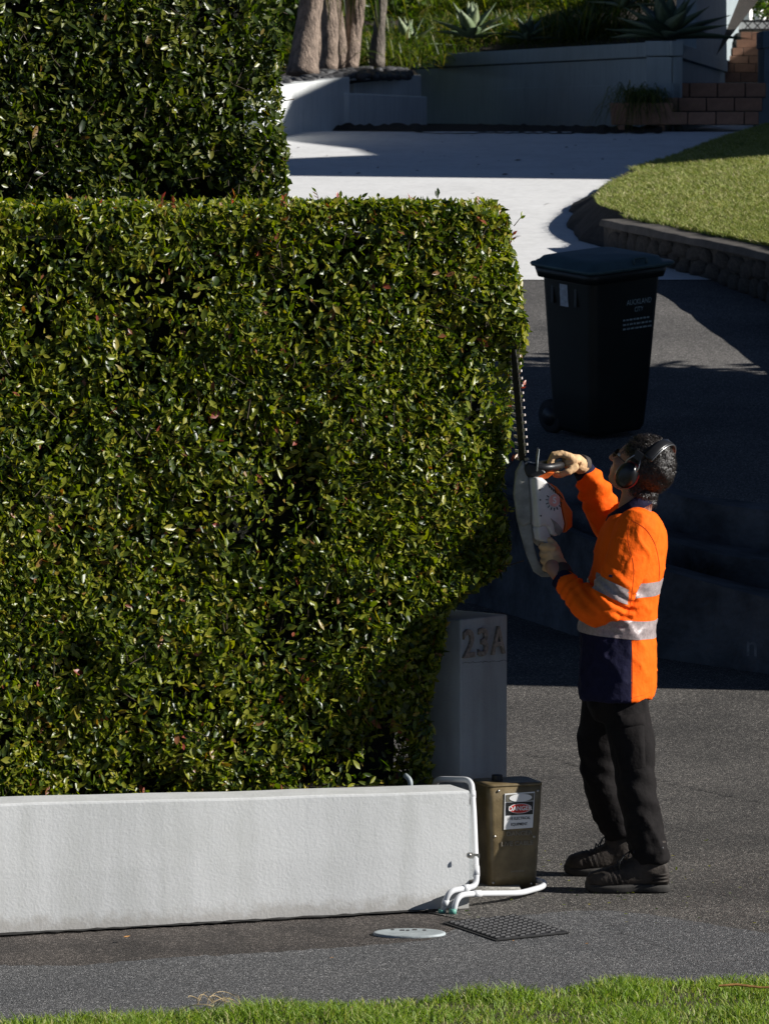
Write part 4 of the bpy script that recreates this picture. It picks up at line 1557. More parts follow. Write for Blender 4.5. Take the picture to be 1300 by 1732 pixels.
gi = 0
for px, py, Y, sz, lab in ((735, 60, 57.5, .55, 'tuft of lime strap grass beside the pale upright agave'), (840, 62, 56.5, .6, 'tuft of lime strap grass right of the tall pale agave'),
                      (905, 60, 55.5, .6, 'dark tuft of strap grass above the small shaded agave'), (950, 58, 54.5, .65, 'wide tuft of strap grass at the centre of the bed'),
                      (1005, 55, 53.5, .65, 'tuft of strap grass left of the big dark agave'), (770, 25, 60, .7, 'sunlit yellow green grass clump behind the agaves at left'),
                      (860, 15, 60, .8, 'sunlit yellow green grass clump behind the agaves at centre'), (960, 10, 59, .8, 'sunlit yellow green grass clump behind the agaves at right'), (1030, 12, 58, .7, 'sunlit grass clump behind the partly hidden agave'), (655, 100, 54, .5, 'low strap grass at the foot of the grey trunk'), (672, 92, 55.5, .6, 'strap grass between the grey trunk and the pale upright agave'), (712, 88, 57.2, .55, 'strap grass in front of the pale upright agave'), (618, 104, 53.5, .55, 'strap grass in the gap left of the grey trunk'), (600, 96, 55, .6, 'strap grass behind the bulging tan trunk'), (492, 108, 51.5, .6, 'strap grass left of the thick leftmost trunk'), (545, 95, 54.5, .6, 'strap grass seen between the left trunks')):
    gi += 1
    grass_clump('grass_clump', lab, P(px, py, Y), 480, sz, .011, M['lime'] if gi in (6, 7, 8, 9) else M['strap'], 100 + gi, .6, (.4, 1.45), .28, group='strap grasses in the raised bed')


def leafy(name, label, base, radii, n, size, mat, seed, cat='shrub', trunk=None, group=None, clumps=14, tm='twig'):
    r = np.random.default_rng(seed)
    t = thing(name, label, cat, base, group)
    c = np.array(base) + np.array([0, 0, radii[2] * 1.0 + (trunk or 0)])
    cl = unit(r.normal(0, 1, (clumps, 3))) * r.uniform(.35, .8, (clumps, 1)) * np.array(radii)
    ci = r.integers(0, clumps, n)
    cr = r.uniform(.32, .6, clumps)
    d = unit(r.normal(0, 1, (n, 3))) * (r.uniform(0, 1, (n, 1)) ** .4)
    p = c + cl[ci] + d * (cr[ci][:, None] * np.array(radii))
    a, b, nn = leaf_frames(r.normal(0, 1, (n, 3)) + np.array([0, 0, -.2]), r.normal(0, 1, (n, 3)) + np.array([0, 0, .8]))
    me = leaves_mesh('crown', p - np.array(base), a, b, nn, size * r.uniform(.6, 1.4, n), 1.1)
    link_mesh('crown', me, mat, t, False)
    mb = MB()
    b0 = Vector(base)
    top = Vector(c)
    rt = .03 + .045 * radii[2] if trunk else .025
    mb.tube([b0, b0.lerp(top, .5) + Vector((.05, 0, 0)), top], [rt, rt * .75, rt * .4], 10)
    for k in range(clumps):
        e = Vector(c + cl[k])
        s_ = b0.lerp(top, random.uniform(.35, .95))
        mb.tube([s_, s_.lerp(e, .5) + Vector((0, 0, -.05 * radii[2])), e], [rt * .4, rt * .25, rt * .1], 6)
    mb.build('trunk', M[tm], t, True, recalc=False)
    return t


for k, (px, py, Y, R, lab) in enumerate(((500, 100, 57, 1.1, 'dark leafy shrub behind the leftmost trunk'), (590, 95, 59, 1.2, 'dark leafy shrub behind the middle trunks'), (670, 70, 62, 1.3, 'glossy green shrub behind the grey trunk'),
                              (760, 30, 64, 1.4, 'green shrub at the back of the bed left of centre'), (870, 20, 65, 1.5, 'green shrub at the back of the bed at centre'), (985, 15, 64, 1.4, 'green shrub at the back of the bed right of centre'), (1090, 20, 63, 1.3, 'green shrub at the back of the bed behind the big agave'))):
    leafy('shrub', lab, P(px, py, Y), (R, R, R * .8), 5200, .10, M['bush'], 300 + k, group='shrubs at the back of the raised bed')
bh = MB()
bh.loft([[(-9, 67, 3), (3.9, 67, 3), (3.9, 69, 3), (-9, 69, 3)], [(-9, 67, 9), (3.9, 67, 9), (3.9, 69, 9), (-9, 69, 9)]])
r = np.random.default_rng(77)
n = 14000
hp = np.stack([r.uniform(-6, 4.0, n), 67 - r.exponential(.15, n), r.uniform(3.5, 9, n)], 1)
a, b, nn = leaf_frames(r.normal(0, 1, (n, 3)), r.normal(0, 1, (n, 3)) + np.array([0, -.6, .5]))
bt = thing('boundary_hedge', 'tall dark hedge closing off the garden behind the shrubs', 'hedge', (0, 68, 3))
o = link_mesh('foliage', leaves_mesh('foliage', hp - np.array([0, 68, 3.]), a, b, nn, r.uniform(.1, .2, n), 1.), M['bush'], bt, False)
tag(o, kind='stuff')
bh.build('dark_core', M['hedgecore'], bt)  # solid dark box added behind the leaves to stop light

# planter trough with grass beside the steps
tp = P(1084, 205, 47.75)
tr_ = thing('planter_trough', 'low terracotta planter trough in shade beside the steps', 'planter', (tp.x, tp.y, zc(47.75) + .03))
zb0 = zc(47.75) + .02
hw = .29
MB().prism([(tp.x - hw, tp.y - .15, zb0 + .05), (tp.x + hw, tp.y - .15, zb0 + .05), (tp.x + hw, tp.y + .15, zb0 + .05), (tp.x - hw, tp.y + .15, zb0 + .05)], [(tp.x - hw - .02, tp.y - .17, zb0 + .27), (tp.x + hw + .02, tp.y - .17, zb0 + .27), (tp.x + hw + .02, tp.y + .17, zb0 + .27), (tp.x - hw - .02, tp.y + .17, zb0 + .27)]).build('trough', M['terracotta'], tr_, False, .012)
for s_ in (-.2, .2):
    MB().box((tp.x + s_, tp.y, zb0 + .02), (.06, .26, .055)).build('foot', M['terracotta'], tr_)
grass_clump('ornamental_grass', 'dark weeping ornamental grass spilling from the planter trough', (tp.x, tp.y, zb0 + .25), 620, .62, .004, M['strap'], 5, 1.15, (.6, 1.45), .12)

# ---------------------------------------------------------- terracotta steps
ts = thing('terracotta_stair', 'terracotta tiled stair rising between grey walls at top right', 'stair', (WX(1200, 47.6), 47.6, zc(47.6)))
tile_box = {}
def tiles(x0, x1, y, z0, z1, tw, off, depth):
    """one riser row of tiles, each tile a piece"""
    x = x0 - off
    while x < x1 - .01:
        a_, b_ = max(x0, x), min(x1, x + tw)
        if b_ - a_ > .03:
            key = round(b_ - a_, 3), round(z1 - z0, 3)
            if key not in tile_box:
                tile_box[key] = MB().box((0, 0, 0), (b_ - a_ - .012, .03, z1 - z0 - .012)).mesh('tile', False, .003, 1)
                tile_box[key].materials.append(M['terracotta'])
            place('tile', tile_box[key], ts, ((a_ + b_) / 2, y - .008, (z0 + z1) / 2), (1, 1, 1), (0, 0, 0))
        x += tw
    MB().box(((x0 + x1) / 2, y + .02 + depth / 2, (z0 + z1) / 2 - .002), (x1 - x0 - .004, depth, z1 - z0 - .004)).build('step', M['grout'], ts)
ZS = P(1200, 211, 47.6).z
yy_s = [(1113, 1281, 47.6, 211, 188), (1121, 1287, 47.95, 188, 164), (1128, 1293, 48.3, 164, 139)]
zprev = ZS
for k, (p0, p1, Y, ya, yb) in enumerate(yy_s):
    z1 = P(1200, yb, Y).z
    tiles(WX(p0, Y), WX(p1, Y), Y, zprev, z1, .28, (.0, .14, .07)[k], .36 if k < 2 else 12.)
    zprev = z1
zprev = P(1250, 139, 60.4).z
YS = 60.4
for k, (pl_, ya, yb) in enumerate(((1205, 139, 122), (1212, 122, 107), (1219, 107, 93.5), (1227, 93.5, 80), (1234, 80, 66.5), (1241, 66.5, 53), )):
    Y = YS + .3 * k
    z1 = P(1250, yb, Y).z
    tiles(WX(pl_ + 8, Y), WX(1289, Y), Y, zprev, z1, .27, (.0, .13)[k % 2], .3 if k < 5 else 6.)
    zprev = z1
# pier at the right of the stair
pq = WX(1285, 58)
pr_ = thing('stair_pier', 'grey painted block pier at the right edge beside the stair', 'pier', (pq + .5, 58, 3.4))
MB().prism([(pq, 57.6, 3.2), (pq + 1.6, 57.6, 3.2), (pq + 1.6, 58.6, 3.2), (pq, 58.6, 3.2)], [(pq, 57.6, 3.92), (pq + 1.6, 57.6, 3.92), (pq + 1.6, 58.6, 3.92), (pq, 58.6, 3.92)]).build('pier_body', M['backwall'], pr_)
MB().prism([(pq - .02, 57.58, 3.925), (pq + 1.6, 57.58, 3.925), (pq + 1.6, 58.6, 3.925), (pq - .02, 58.6, 3.925)], [(pq - .02, 57.58, 4.13), (pq + 1.6, 57.58, 4.13), (pq + 1.6, 58.6, 4.13), (pq - .02, 58.6, 4.13)]).build('pier_cap', M['backwall'], pr_, False, .01)
fl = MB().prism([(WX(1274, 48.6), 48.6, 2.6), (9, 48.6, 2.6), (9, 48.8, 2.6), (WX(1274, 48.6), 48.8, 2.6)], [(WX(1274, 48.6), 48.6, 3.4), (9, 48.6, 3.4), (9, 48.8, 3.4), (WX(1274, 48.6), 48.8, 3.4)]).build('masking_wall', M['backwall'], None)  # added wall, hides a sunlit patch right of the steps
tag(fl, 'added low grey wall masking a sunlit patch at the right edge beside the steps', 'wall')
# lattice railing and white house front
M['ironblack'] = simple('black_iron', (.015, .015, .016), .5, .2)
M['housewhite'] = simple('white_weatherboard', (.8, .8, .78), .6, .05, 3., .1, 30.)
Yr = 63.2
rl = thing('lattice_railing', 'short black lattice railing at the head of the stair', 'railing', (WX(1270, Yr), Yr, P(1270, 52, Yr).z))
x0, x1 = WX(1251, Yr), WX(1300, Yr)
z0, z1 = P(1270, 51, Yr).z, P(1270, 35, Yr).z
MB().box(((x0 + x1) / 2, Yr, z1), (x1 - x0, .04, .03)).build('top_rail', M['ironblack'], rl)
MB().box(((x0 + x1) / 2, Yr, z0 + .015), (x1 - x0, .04, .02)).build('bottom_rail', M['ironblack'], rl)
k = 0
x = x0 + .02
while x < x1 - .1:
    for sg_ in (1, -1):
        a_ = Vector((x, Yr, z0 if sg_ > 0 else z1)); b_ = Vector((x + .12, Yr, z1 if sg_ > 0 else z0))
        MB().tube([a_, b_], .008, 6).build('lattice_bar', M['ironblack'], rl)
    x += .125
hs = thing('white_house', 'bright white house front with pale posts at the top right corner', 'house', (WX(1270, 70), 70, 4.4))
hd_ = Vector((.6, .8, 0)); hn_ = Vector((.8, -.6, 0))
h0 = Vector((WX(1196, 66), 66, 0))
for k in range(30):
    z = 3.6 + k * .15
    q0_, q1_ = h0, h0 + hd_ * 9
    lo_ = [q0_ + hn_ * .012, q1_ + hn_ * .012, q1_ - hn_ * .2, q0_ - hn_ * .2]
    hi_ = [q0_, q1_, q1_ - hn_ * .2, q0_ - hn_ * .2]
    MB().prism([Vector((p.x, p.y, z)) for p in lo_], [Vector((p.x, p.y, z + .148)) for p in hi_]).build('weatherboard', M['housewhite'], hs)
for px in (1258, 1275):
    MB().box((WX(px, 66), 66, 5.5), (.09, .09, 3.2)).build('post', M['backwall'], hs)
leafy('potted_shrub', 'small leafy shrub with orange tips on the landing at top right', (WX(1290, 64.5), 64.5, 4.35), (.3, .3, .3), 500, .08, M['bush'], 411)
ln = MB().box((WX(1290, 66), 66.2, 4.33), (3.0, 5.4, .1)).build('landing', M['concrete'], None)
tag(ln, kind='structure')

r = np.random.default_rng(91)
n = 60
lx, ly = r.uniform(-1.2, 2.5, n), r.uniform(37, 47, n)
a, b, nn = leaf_frames(np.stack([r.normal(0, 1, n), r.normal(0, 1, n), r.normal(0, .1, n)], 1), np.stack([r.normal(0, .3, n), r.normal(0, .3, n), np.ones(n)], 1))
lz = np.array([zc(v) for v in ly]) + .014
ll = link_mesh('leaf_litter', leaves_mesh('leaf_litter', np.stack([lx, ly, lz], 1), a, b, nn, r.uniform(.02, .07, n), 1.2), M['twig'])
tag(ll, 'few dark fallen leaves scattered on the pale concrete driveway', 'leaves', None, 'stuff')

# ================================================================== NEIGHBOURS THAT SHADE THE DRIVE
def gable_house(label, x0, x1, prof, mat, roofmat):
    """house whose ridge runs along x; prof = (y, z) outline of its end wall"""
    b = Vector((x0, (prof[0][0] + prof[-1][0]) / 2, prof[0][1]))
    t = thing('neighbour_house', label, 'house', b)
    MB().prism([(x0, y, z) for y, z in prof], [(x1, y, z) for y, z in prof]).build('wall', mat, t)
    for (ya, za), (yb, zb_) in zip(prof[1:], prof[2:-1]):
        MB().prism([(x0 - .25, ya, za + .01), (x1, ya, za + .01), (x1, yb, zb_ + .01), (x0 - .25, yb, zb_ + .01)], [(x0 - .25, ya, za + .1), (x1, ya, za + .1), (x1, yb, zb_ + .1), (x0 - .25, yb, zb_ + .1)]).build('roof_plane', roofmat, t)
    for k in range(3):
        zc_ = prof[0][1] + 2.2
        yc = prof[0][0] + 1.5 + k * (prof[-1][0] - prof[0][0] - 3) / 2
        w_ = MB().box((x0 - .03, yc, zc_), (.05, 1.0, 1.2)).build('window', M['housewhite'], t)
        MB().box((x0 - .06, yc, zc_), (.02, .85, 1.05)).build('pane', M['black'], w_)
    return t
M['weather'] = simple('grey_weatherboard', (.25, .25, .24), .7, .1, 3., .3, 8., stretch=(.2, .2, 8))
M['roof'] = simple('iron_roof', (.08, .075, .07), .6, .2, 2.)
gable_house('grey weatherboard house beyond the lawn whose roof shades the concrete', 9.0, 17., [(41.4, 2.0), (41.4, 7.8), (42.0, 8.55), (42.7, 8.05), (43.7, 7.25), (44.4, 7.4), (46.0, 8.22), (49.8, 8.22), (52.3, 7.8), (59.3, 7.7), (59.31, 6.05), (62.6, 6.0), (62.6, 2.0)], M['weather'], M['roof'])
# unseen house by the lower driveway, height raised to block sky light
gable_house('unseen grey house beside the lower driveway, raised to block sky light and shade the bin', 6.6, 13., [(23.4, .0), (23.4, 7.0), (25.9, 8.2), (28.4, 7.0), (28.4, .0)], M['weather'], M['roof'])
M['evergreen'] = leaf_mat('evergreen_leaf', [(0, (.015, .03, .008)), (.6, (.03, .055, .012)), (1, (.06, .08, .02))], .45, .2, .4)
leafy('evergreen_tree', 'dense evergreen tree beside the unseen house dappling the upper driveway', (6.2, 29.35, 1.0), (1.4, 1.05, 1.8), 2600, .17, M['evergreen'], 501, 'tree', 1.6, clumps=16, tm='barkgrey')

# ================================================================== PERSON
MY = 18.27
def Q(px, py, dy=0.0):
    """point on the man: picture place at his depth, moved dy away from the camera"""
    p = P(px, py, MY)
    return Vector((p.x, MY + dy, p.z))


M['hivis'] = simple('orange_hivis_knit', (1.0, .135, .006), .8, .05, 40., .6, 26., spec=.12, bdist=.012)
M['navy'] = simple('navy_knit', (.011, .011, .034), .8, .2, 40., .5, 24., spec=.15, bdist=.012)
M['tape'] = simple('silver_tape', (.33, .275, .27), .45, .25, 90., .4, 60., spec=.4, bdist=.004)
M['trouser'] = simple('black_trouser', (.0105, .009, .009), .85, .25, 20., .6, 22., spec=.15, bdist=.012)
M['skin'] = simple('skin', (.36, .19, .13), .5, .15, 30., .15, 300., spec=.4)
M['hairm'] = simple('dark_hair', (.018, .013, .010), .42, .5, 60., .3, 300., spec=.6)
M['glove'] = simple('tan_leather_glove', (.66, .43, .23), .75, .22, 25., .5, 120., spec=.25, bdist=.004)
M['glovecuff'] = simple('dark_glove_cuff', (.045, .035, .03), .8, .3, 60., .4, 300., bdist=.002)
M['boot'] = simple('worn_boot_leather', (.028, .022, .018), .7, .4, 22., .5, 90., spec=.3, bdist=.004, col2=(.06, .048, .039))
M['sole'] = simple('boot_sole', (.03, .027, .024), .85, .3, 30., .3, 90.)

man = thing('person', 'worker in orange high visibility shirt and black trousers trimming the hedge', 'person', Vector((Q(1050, 1500).x, MY, 0)))

YAW = math.radians(9)           # torso turned slightly away
fw = Vector((-math.cos(YAW), math.sin(YAW), 0))
lf_d = Vector((-math.sin(YAW), -math.cos(YAW), 0))      # his left, towards the camera


def oring(c, hd, hl, n=28, sq=2.4, twist=0.0, tiltf=0.0):
    o = []
    for k in range(n):
        a = 2 * math.pi * k / n
        ca, sa = math.cos(a), math.sin(a)
        x = math.copysign(abs(ca) ** (2 / sq), ca) * hd
        y = math.copysign(abs(sa) ** (2 / sq), sa) * hl
        o.append(c + fw * x + lf_d * y + Vector((0, 0, tiltf * x)))
    return o


TOR = [(1177, 1043, .143, .218), (1150, 1044, .144, .217), (1110, 1046, .141, .207), (1075, 1045, .142, .2), (1050, 1044, .146, .200), (1000, 1053, .140, .203), (960, 1062, .136, .208), (925, 1067, .132, .212), (900, 1070, .122, .208), (885, 1070, .108, .186), (874, 1069, .092, .15), (868, 1068, .078, .11)]
def torso_rings(s=1.0):
    return [oring(Q(cx, py), hd * s, hl * s) for py, cx, hd, hl in TOR]


LSLEEVE = [Q(1074, 890, -.165), Q(1062, 920, -.20), Q(1050, 952, -.215), Q(1036, 985, -.225), Q(1020, 1014, -.225), Q(1004, 1022, -.21), Q(986, 1012, -.18), Q(968, 994, -.145), Q(953, 981, -.12)]
LR = [.088, .085, .080, .076, .072, .068, .064, .056, .046]
RSLEEVE = [Q(1068, 888, .165), Q(1060, 905, .22), Q(1048, 912, .27), Q(1034, 895, .29), Q(1020, 862, .275), Q(1008, 835, .25), Q(997, 812, .225)]
RR = [.088, .08, .074, .068, .064, .058, .046]

mb = MB()
mb.loft(torso_rings())
mb.tube(LSLEEVE, LR, 18, True, True)
mb.tube(RSLEEVE, RR, 18, True, True)
shirt = remesh(mb, .007, 6, 'shirt')


def folds(me, f):
    co, no = me_co(me), me_no(me)
    me_set(me, co + no * f(co)[:, None])
    return me


def seg_proj(co, a, b):
    a, b = np.array(a), np.array(b)
    d = b - a
    L = np.linalg.norm(d)
    d = d / L
    s = (co - a) @ d
    r = np.linalg.norm(co - a - s[:, None] * d, axis=1)
    return s, r, L


def shirt_fold(co):
    # drag lines running from the armpit and waist, plus soft sag
    w = vnoise(co * 7., 3) * .9
    base = np.array(Q(1060, 1010))
    q = co - base
    diag = q[:, 0] * .75 + q[:, 2] * .65 + w * .03
    d1 = np.sin(diag * 75) * .0035 * np.clip(1 - np.abs(q[:, 2] - .03) / .16, 0, 1)
    d2 = np.sin((q[:, 2] * .95 - q[:, 0] * .3 + w * .025) * 95) * .0035 * np.clip(1 - np.abs(q[:, 2] + .14) / .14, 0, 1)
    s, r, L = seg_proj(co, LSLEEVE[3], LSLEEVE[5])
    near = np.exp(-((s - L / 2) / .09) ** 2) * (r < .13)
    d3 = near * np.sin((s + w * .02 + r * .3) * 170) * .006
    s2, r2, L2 = seg_proj(co, LSLEEVE[6], LSLEEVE[8])
    d4 = np.exp(-((s2 - L2 * .6) / .05) ** 2) * (r2 < .09) * np.sin((s2 + w * .015) * 190) * .0045
    s3, r3, L3 = seg_proj(co, RSLEEVE[4], RSLEEVE[6])
    d5 = np.exp(-((s3 - L3 * .5) / .09) ** 2) * (r3 < .1) * np.sin((s3 + w * .03 + co[:, 1] * .3) * 130) * .0065
    d6 = vnoise(co * np.array([14, 14, 9.]), 8) * .003 + vnoise(co * np.array([28, 28, 18.]), 9) * .0014
    d7 = vnoise(np.stack([co[:, 0] * 30, co[:, 1] * 12, co[:, 2] * 5], 1), 10) * .003 * (co[:, 2] < Q(0, 1060).z)
    rid = 1 - np.abs(vnoise(np.stack([co[:, 0] * 9 + co[:, 2] * 8, co[:, 1] * 9, co[:, 2] * 6 - co[:, 0] * 5], 1), 21))
    d8 = np.clip(rid - .72, 0, 1) * .022
    rid2 = 1 - np.abs(vnoise(np.stack([co[:, 0] * 15 - co[:, 2] * 12, co[:, 1] * 12, co[:, 2] * 9 + co[:, 0] * 9], 1), 22))
    d8 += np.clip(rid2 - .78, 0, 1) * .014 * (co[:, 2] < Q(0, 930).z)
    return (d1 + d2) * .45 + d3 * .8 + d4 + d5 + d6 + d7 + d8


folds(shirt, shirt_fold)


def extract(me, planes, pred, off):
    bm = bmesh.new()
    bm.from_mesh(me)
    for co, no in planes:
        bmesh.ops.bisect_plane(bm, geom=bm.verts[:] + bm.edges[:] + bm.faces[:], plane_co=co, plane_no=no)
    bm.normal_update()
    for v in bm.verts:
        v.co += v.normal * off
    dele = [f for f in bm.faces if not pred(f.calc_center_median())]
    bmesh.ops.delete(bm, geom=dele, context='FACES')
    loose = [v for v in bm.verts if not v.link_faces]
    bmesh.ops.delete(bm, geom=loose, context='VERTS')
    r = bpy.data.meshes.new('x')
    bm.to_mesh(r)
    bm.free()
    r.polygons.foreach_set('use_smooth', [True] * len(r.polygons))
    return r


arm_pts = [np.array(p) for p in LSLEEVE]
arm_r = LR
rarm_pts = [np.array(p) for p in RSLEEVE]
def in_arm(c, pts, rr, k=1.08):
    c = np.array(c)
    best = 1e9
    for i in range(len(pts) - 1):
        a, b = pts[i], pts[i + 1]
        t = np.clip((c - a) @ (b - a) / ((b - a) @ (b - a)), 0, 1)
        d = np.linalg.norm(c - a - t * (b - a)) / (rr[i] + (rr[i + 1] - rr[i]) * t)
        best = min(best, d)
    return best < k
def tor_dist(c):
    z = c.z
    zs = [Q(cx, py).z for py, cx, hd, hl in TOR]
    i = min(range(len(TOR)), key=lambda j: abs(zs[j] - z))
    py, cx, hd, hl = TOR[i]
    q = c - Q(cx, py)
    return ((q.dot(fw) / hd) ** 2 + (q.dot(lf_d) / hl) ** 2) ** .5
def is_arm(c):
    l_ = in_arm(c, arm_pts, arm_r, 1.12); r_ = in_arm(c, rarm_pts, RR, 1.12)
    return (l_ or r_) and tor_dist(c) > 1.06

def seg_d(c, pts):
    c = np.array(c); best = 1e9
    for a, b in zip(pts, pts[1:]):
        t = np.clip((c - a) @ (b - a) / ((b - a) @ (b - a)), 0, 1)
        best = min(best, np.linalg.norm(c - a - t * (b - a)))
    return best
def arm_part(c):
    d1 = seg_d(c, arm_pts[0:4]); d2 = seg_d(c, arm_pts[5:])
    return d1 < .115 and d1 < d2 + .01
up = Vector((0, 0, 1))
zt1, zt0 = Q(0, 979).z, Q(0, 1003).z
tapeu = extract(shirt, [(Vector((0, 0, zt1)), up), (Vector((0, 0, zt0)), up)], lambda c: zt0 < c.z < zt1 and not (c.x < Q(1056, 0).x and c.y < MY - .12) and not is_arm(c), .0016)
# lower tape follows the belly, dropping a little to the front
tn = Vector((.10, 0, 1)).normalized()
c1, c0 = Q(1044, 1040), Q(1044, 1071)
tapel = extract(shirt, [(c1, tn), (c0, tn)], lambda c: (c - c0).dot(tn) > 0 and (c - c1).dot(tn) < 0 and not is_arm(c), .0016)
# sleeve tape
ua = (LSLEEVE[4] - LSLEEVE[1]).normalized()
ua = Vector((ua.x * .75, ua.y * .5, ua.z)).normalized()
s1, s0 = Q(1032, 974, -.22), Q(1023, 997, -.22)
ua = Vector((-.42, 0, -.9)).normalized()
tapes = extract(shirt, [(s1, ua), (s0, ua)], lambda c: (c - s1).dot(ua) > 0 and (c - s0).dot(ua) < 0 and c.y < MY - .10 and Q(985, 0).x < c.x < Q(1060, 0).x and arm_part(c), .0016)
# navy lower front panel
zn = Q(0, 1069).z
xn = Q(1063, 1100).x
pn = [(c0, tn), (Vector((xn, 0, 0)), Vector((1, .0, 0)))]
navy = extract(shirt, pn, lambda c: (c - c0).dot(tn) < 0 and c.x < xn and not is_arm(c), .0012)
so = link_mesh('shirt', shirt, M['hivis'], man)
tag(so, 'orange high visibility long sleeved shirt')
for me, nm, m in ((tapeu, 'reflective_tape', 'tape'), (tapel, 'reflective_tape', 'tape'), (tapes, 'reflective_tape', 'tape'), (navy, 'navy_panel', 'navy')):
    o = link_mesh(nm, me, M[m], so)
# collar
rings = []
for f, grow in ((0, 1.03), (.5, 1.02), (1, 1.0)):
    pass
cb, cf = Q(1098, 846), Q(1026, 884)
def collar_ring(h, k):
    o = []
    c = Q(1064, 860)
    for i in range(32):
        a = 2 * math.pi * i / 32
        x, y = math.cos(a) * .084 * k, math.sin(a) * .080 * k
        fz = -.052 * math.cos(a)         # low at the throat, high at the nape
        o.append(c + fw * x + lf_d * y + Vector((0, 0, fz + h)))
    return o
cr = [collar_ring(-.024, 1.20), collar_ring(-.022, 1.22), collar_ring(.004, 1.10), collar_ring(.026, .98), collar_ring(.029, .95), collar_ring(.022, .92), collar_ring(-.03, .95)]
MB().loft(cr, False).build('collar', M['navy'], so, True)
# cuffs
def cuff(a, b, r0, r1, m, parent, name='cuff'):
    d = (Vector(b) - Vector(a))
    MB().tube([Vector(a), Vector(a) + d * .12, Vector(a) + d * .5, Vector(a) + d * .9, Vector(b)], [r0 * .96, r0 * 1.03, r0, (r0 + r1) / 2, r1], 20).build(name, M[m], parent, True)
cuff(Q(999, 815, .228), Q(989, 799, .212), .043, .040, 'navy', so)
cuff(Q(957, 983, -.125), Q(943, 972, -.108), .043, .040, 'navy', so)
# placket with buttons, chest label
MB().box(Q(1023, 890, -.06), (.004, .03, .012)).build('button', M['navy'], so)
MB().box(Q(1026, 962, -.302), (.014, .004, .009), 0, Matrix.Rotation(.2, 3, 'Y')).build('label_patch', M['navy'], so)

# ---------------------------------------------------------- trousers
NL = [Q(1058, 1150, -.075), Q(1055, 1200, -.1), Q(1066, 1260, -.14), Q(1070, 1310, -.165), Q(1078, 1360, -.185), Q(1087, 1405, -.2), Q(1093, 1428, -.21), Q(1096, 1446, -.212)]
NLR = [.078, .084, .084, .076, .072, .07, .07, .066]
FL = [Q(1030, 1150, .09), Q(1022, 1200, .11), Q(1014, 1260, .14), Q(1016, 1310, .165), Q(1028, 1360, .185), Q(1042, 1395, .2), Q(1050, 1412, .208), Q(1054, 1426, .21)]
FLR = [.078, .084, .082, .076, .072, .068, .068, .066]
mb = MB()
mb.loft([oring(Q(1042, 1140), .11, .165), oring(Q(1043, 1165), .115, .17), oring(Q(1044, 1190), .112, .172), oring(Q(1046, 1215), .085, .15)])
mb.tube(NL, NLR, 18, True)
mb.tube(FL, FLR, 18, True)
tro = remesh(mb, .0085, 4, 'trousers')
def tro_fold(co):
    w = vnoise(co * 6., 13) * .03
    zk = np.array(Q(0, 1310)).tolist()[2]
    za = Q(0, 1420).z
    d = np.sin((co[:, 2] * .9 + co[:, 0] * .5 + w) * 85) * .004 * np.exp(-((co[:, 2] - zk) / .13) ** 2)
    d += np.sin((co[:, 2] * 1.0 + np.abs(co[:, 1] - MY) * .4 - co[:, 0] * .35 + w) * 110) * .004 * np.exp(-((co[:, 2] - za) / .1) ** 2)
    d += vnoise(np.stack([co[:, 0] * 12, co[:, 1] * 12, co[:, 2] * 4], 1), 14) * .006
    rid = 1 - np.abs(vnoise(np.stack([co[:, 0] * 9 + co[:, 2] * 5, co[:, 1] * 9, co[:, 2] * 5 - co[:, 0] * 4], 1), 23))
    d = d * .7 + np.clip(rid - .72, 0, 1) * .03
    return d
folds(tro, tro_fold)
to = link_mesh('trousers', tro, M['trouser'], man)
# cargo pocket and flap on the near thigh
pk = [Q(1052, 1200, -.205), Q(1092, 1196, -.17), Q(1096, 1290, -.19), Q(1054, 1296, -.235)]
co_ = [p + Vector((0, -.006, 0)) for p in pk]
def drape(me, quad, off, nu=10, nv=10):
    """quad patch dropped onto the mesh from the camera side"""
    from mathutils.bvhtree import BVHTree
    bm = bmesh.new(); bm.from_mesh(me)
    bv = BVHTree.FromBMesh(bm)
    vs = []
    for j in range(nv + 1):
        for i in range(nu + 1):
            s_, t_ = i / nu, j / nv
            p = (quad[0] * (1 - s_) + quad[1] * s_) * (1 - t_) + (quad[3] * (1 - s_) + quad[2] * s_) * t_
            hit = bv.ray_cast(Vector((p.x, p.y - .6, p.z)), Vector((0, 1, 0)))
            if hit[0] is None: hit = (p,)
            edge = min(s_, 1 - s_, t_, 1 - t_)
            vs.append(hit[0] + Vector((0, -(off if edge > 0 else .001), 0)))
    bm.free()
    fs = [(j * (nu + 1) + i, j * (nu + 1) + i + 1, (j + 1) * (nu + 1) + i + 1, (j + 1) * (nu + 1) + i) for j in range(nv) for i in range(nu)]
    return MB().add(vs, fs)
tw_me = to.data.copy(); tw_me.transform(Matrix.Translation(BASE[man.name]))
drape(tw_me, [Q(1040, 1203), Q(1084, 1203), Q(1086, 1285), Q(1046, 1290)], .009).build('cargo_pocket', M['trouser'], to, True)
drape(tw_me, [Q(1037, 1201), Q(1087, 1197), Q(1086, 1218), Q(1038, 1224)], .016, 10, 4).build('pocket_flap', M['trouser'], to, True)

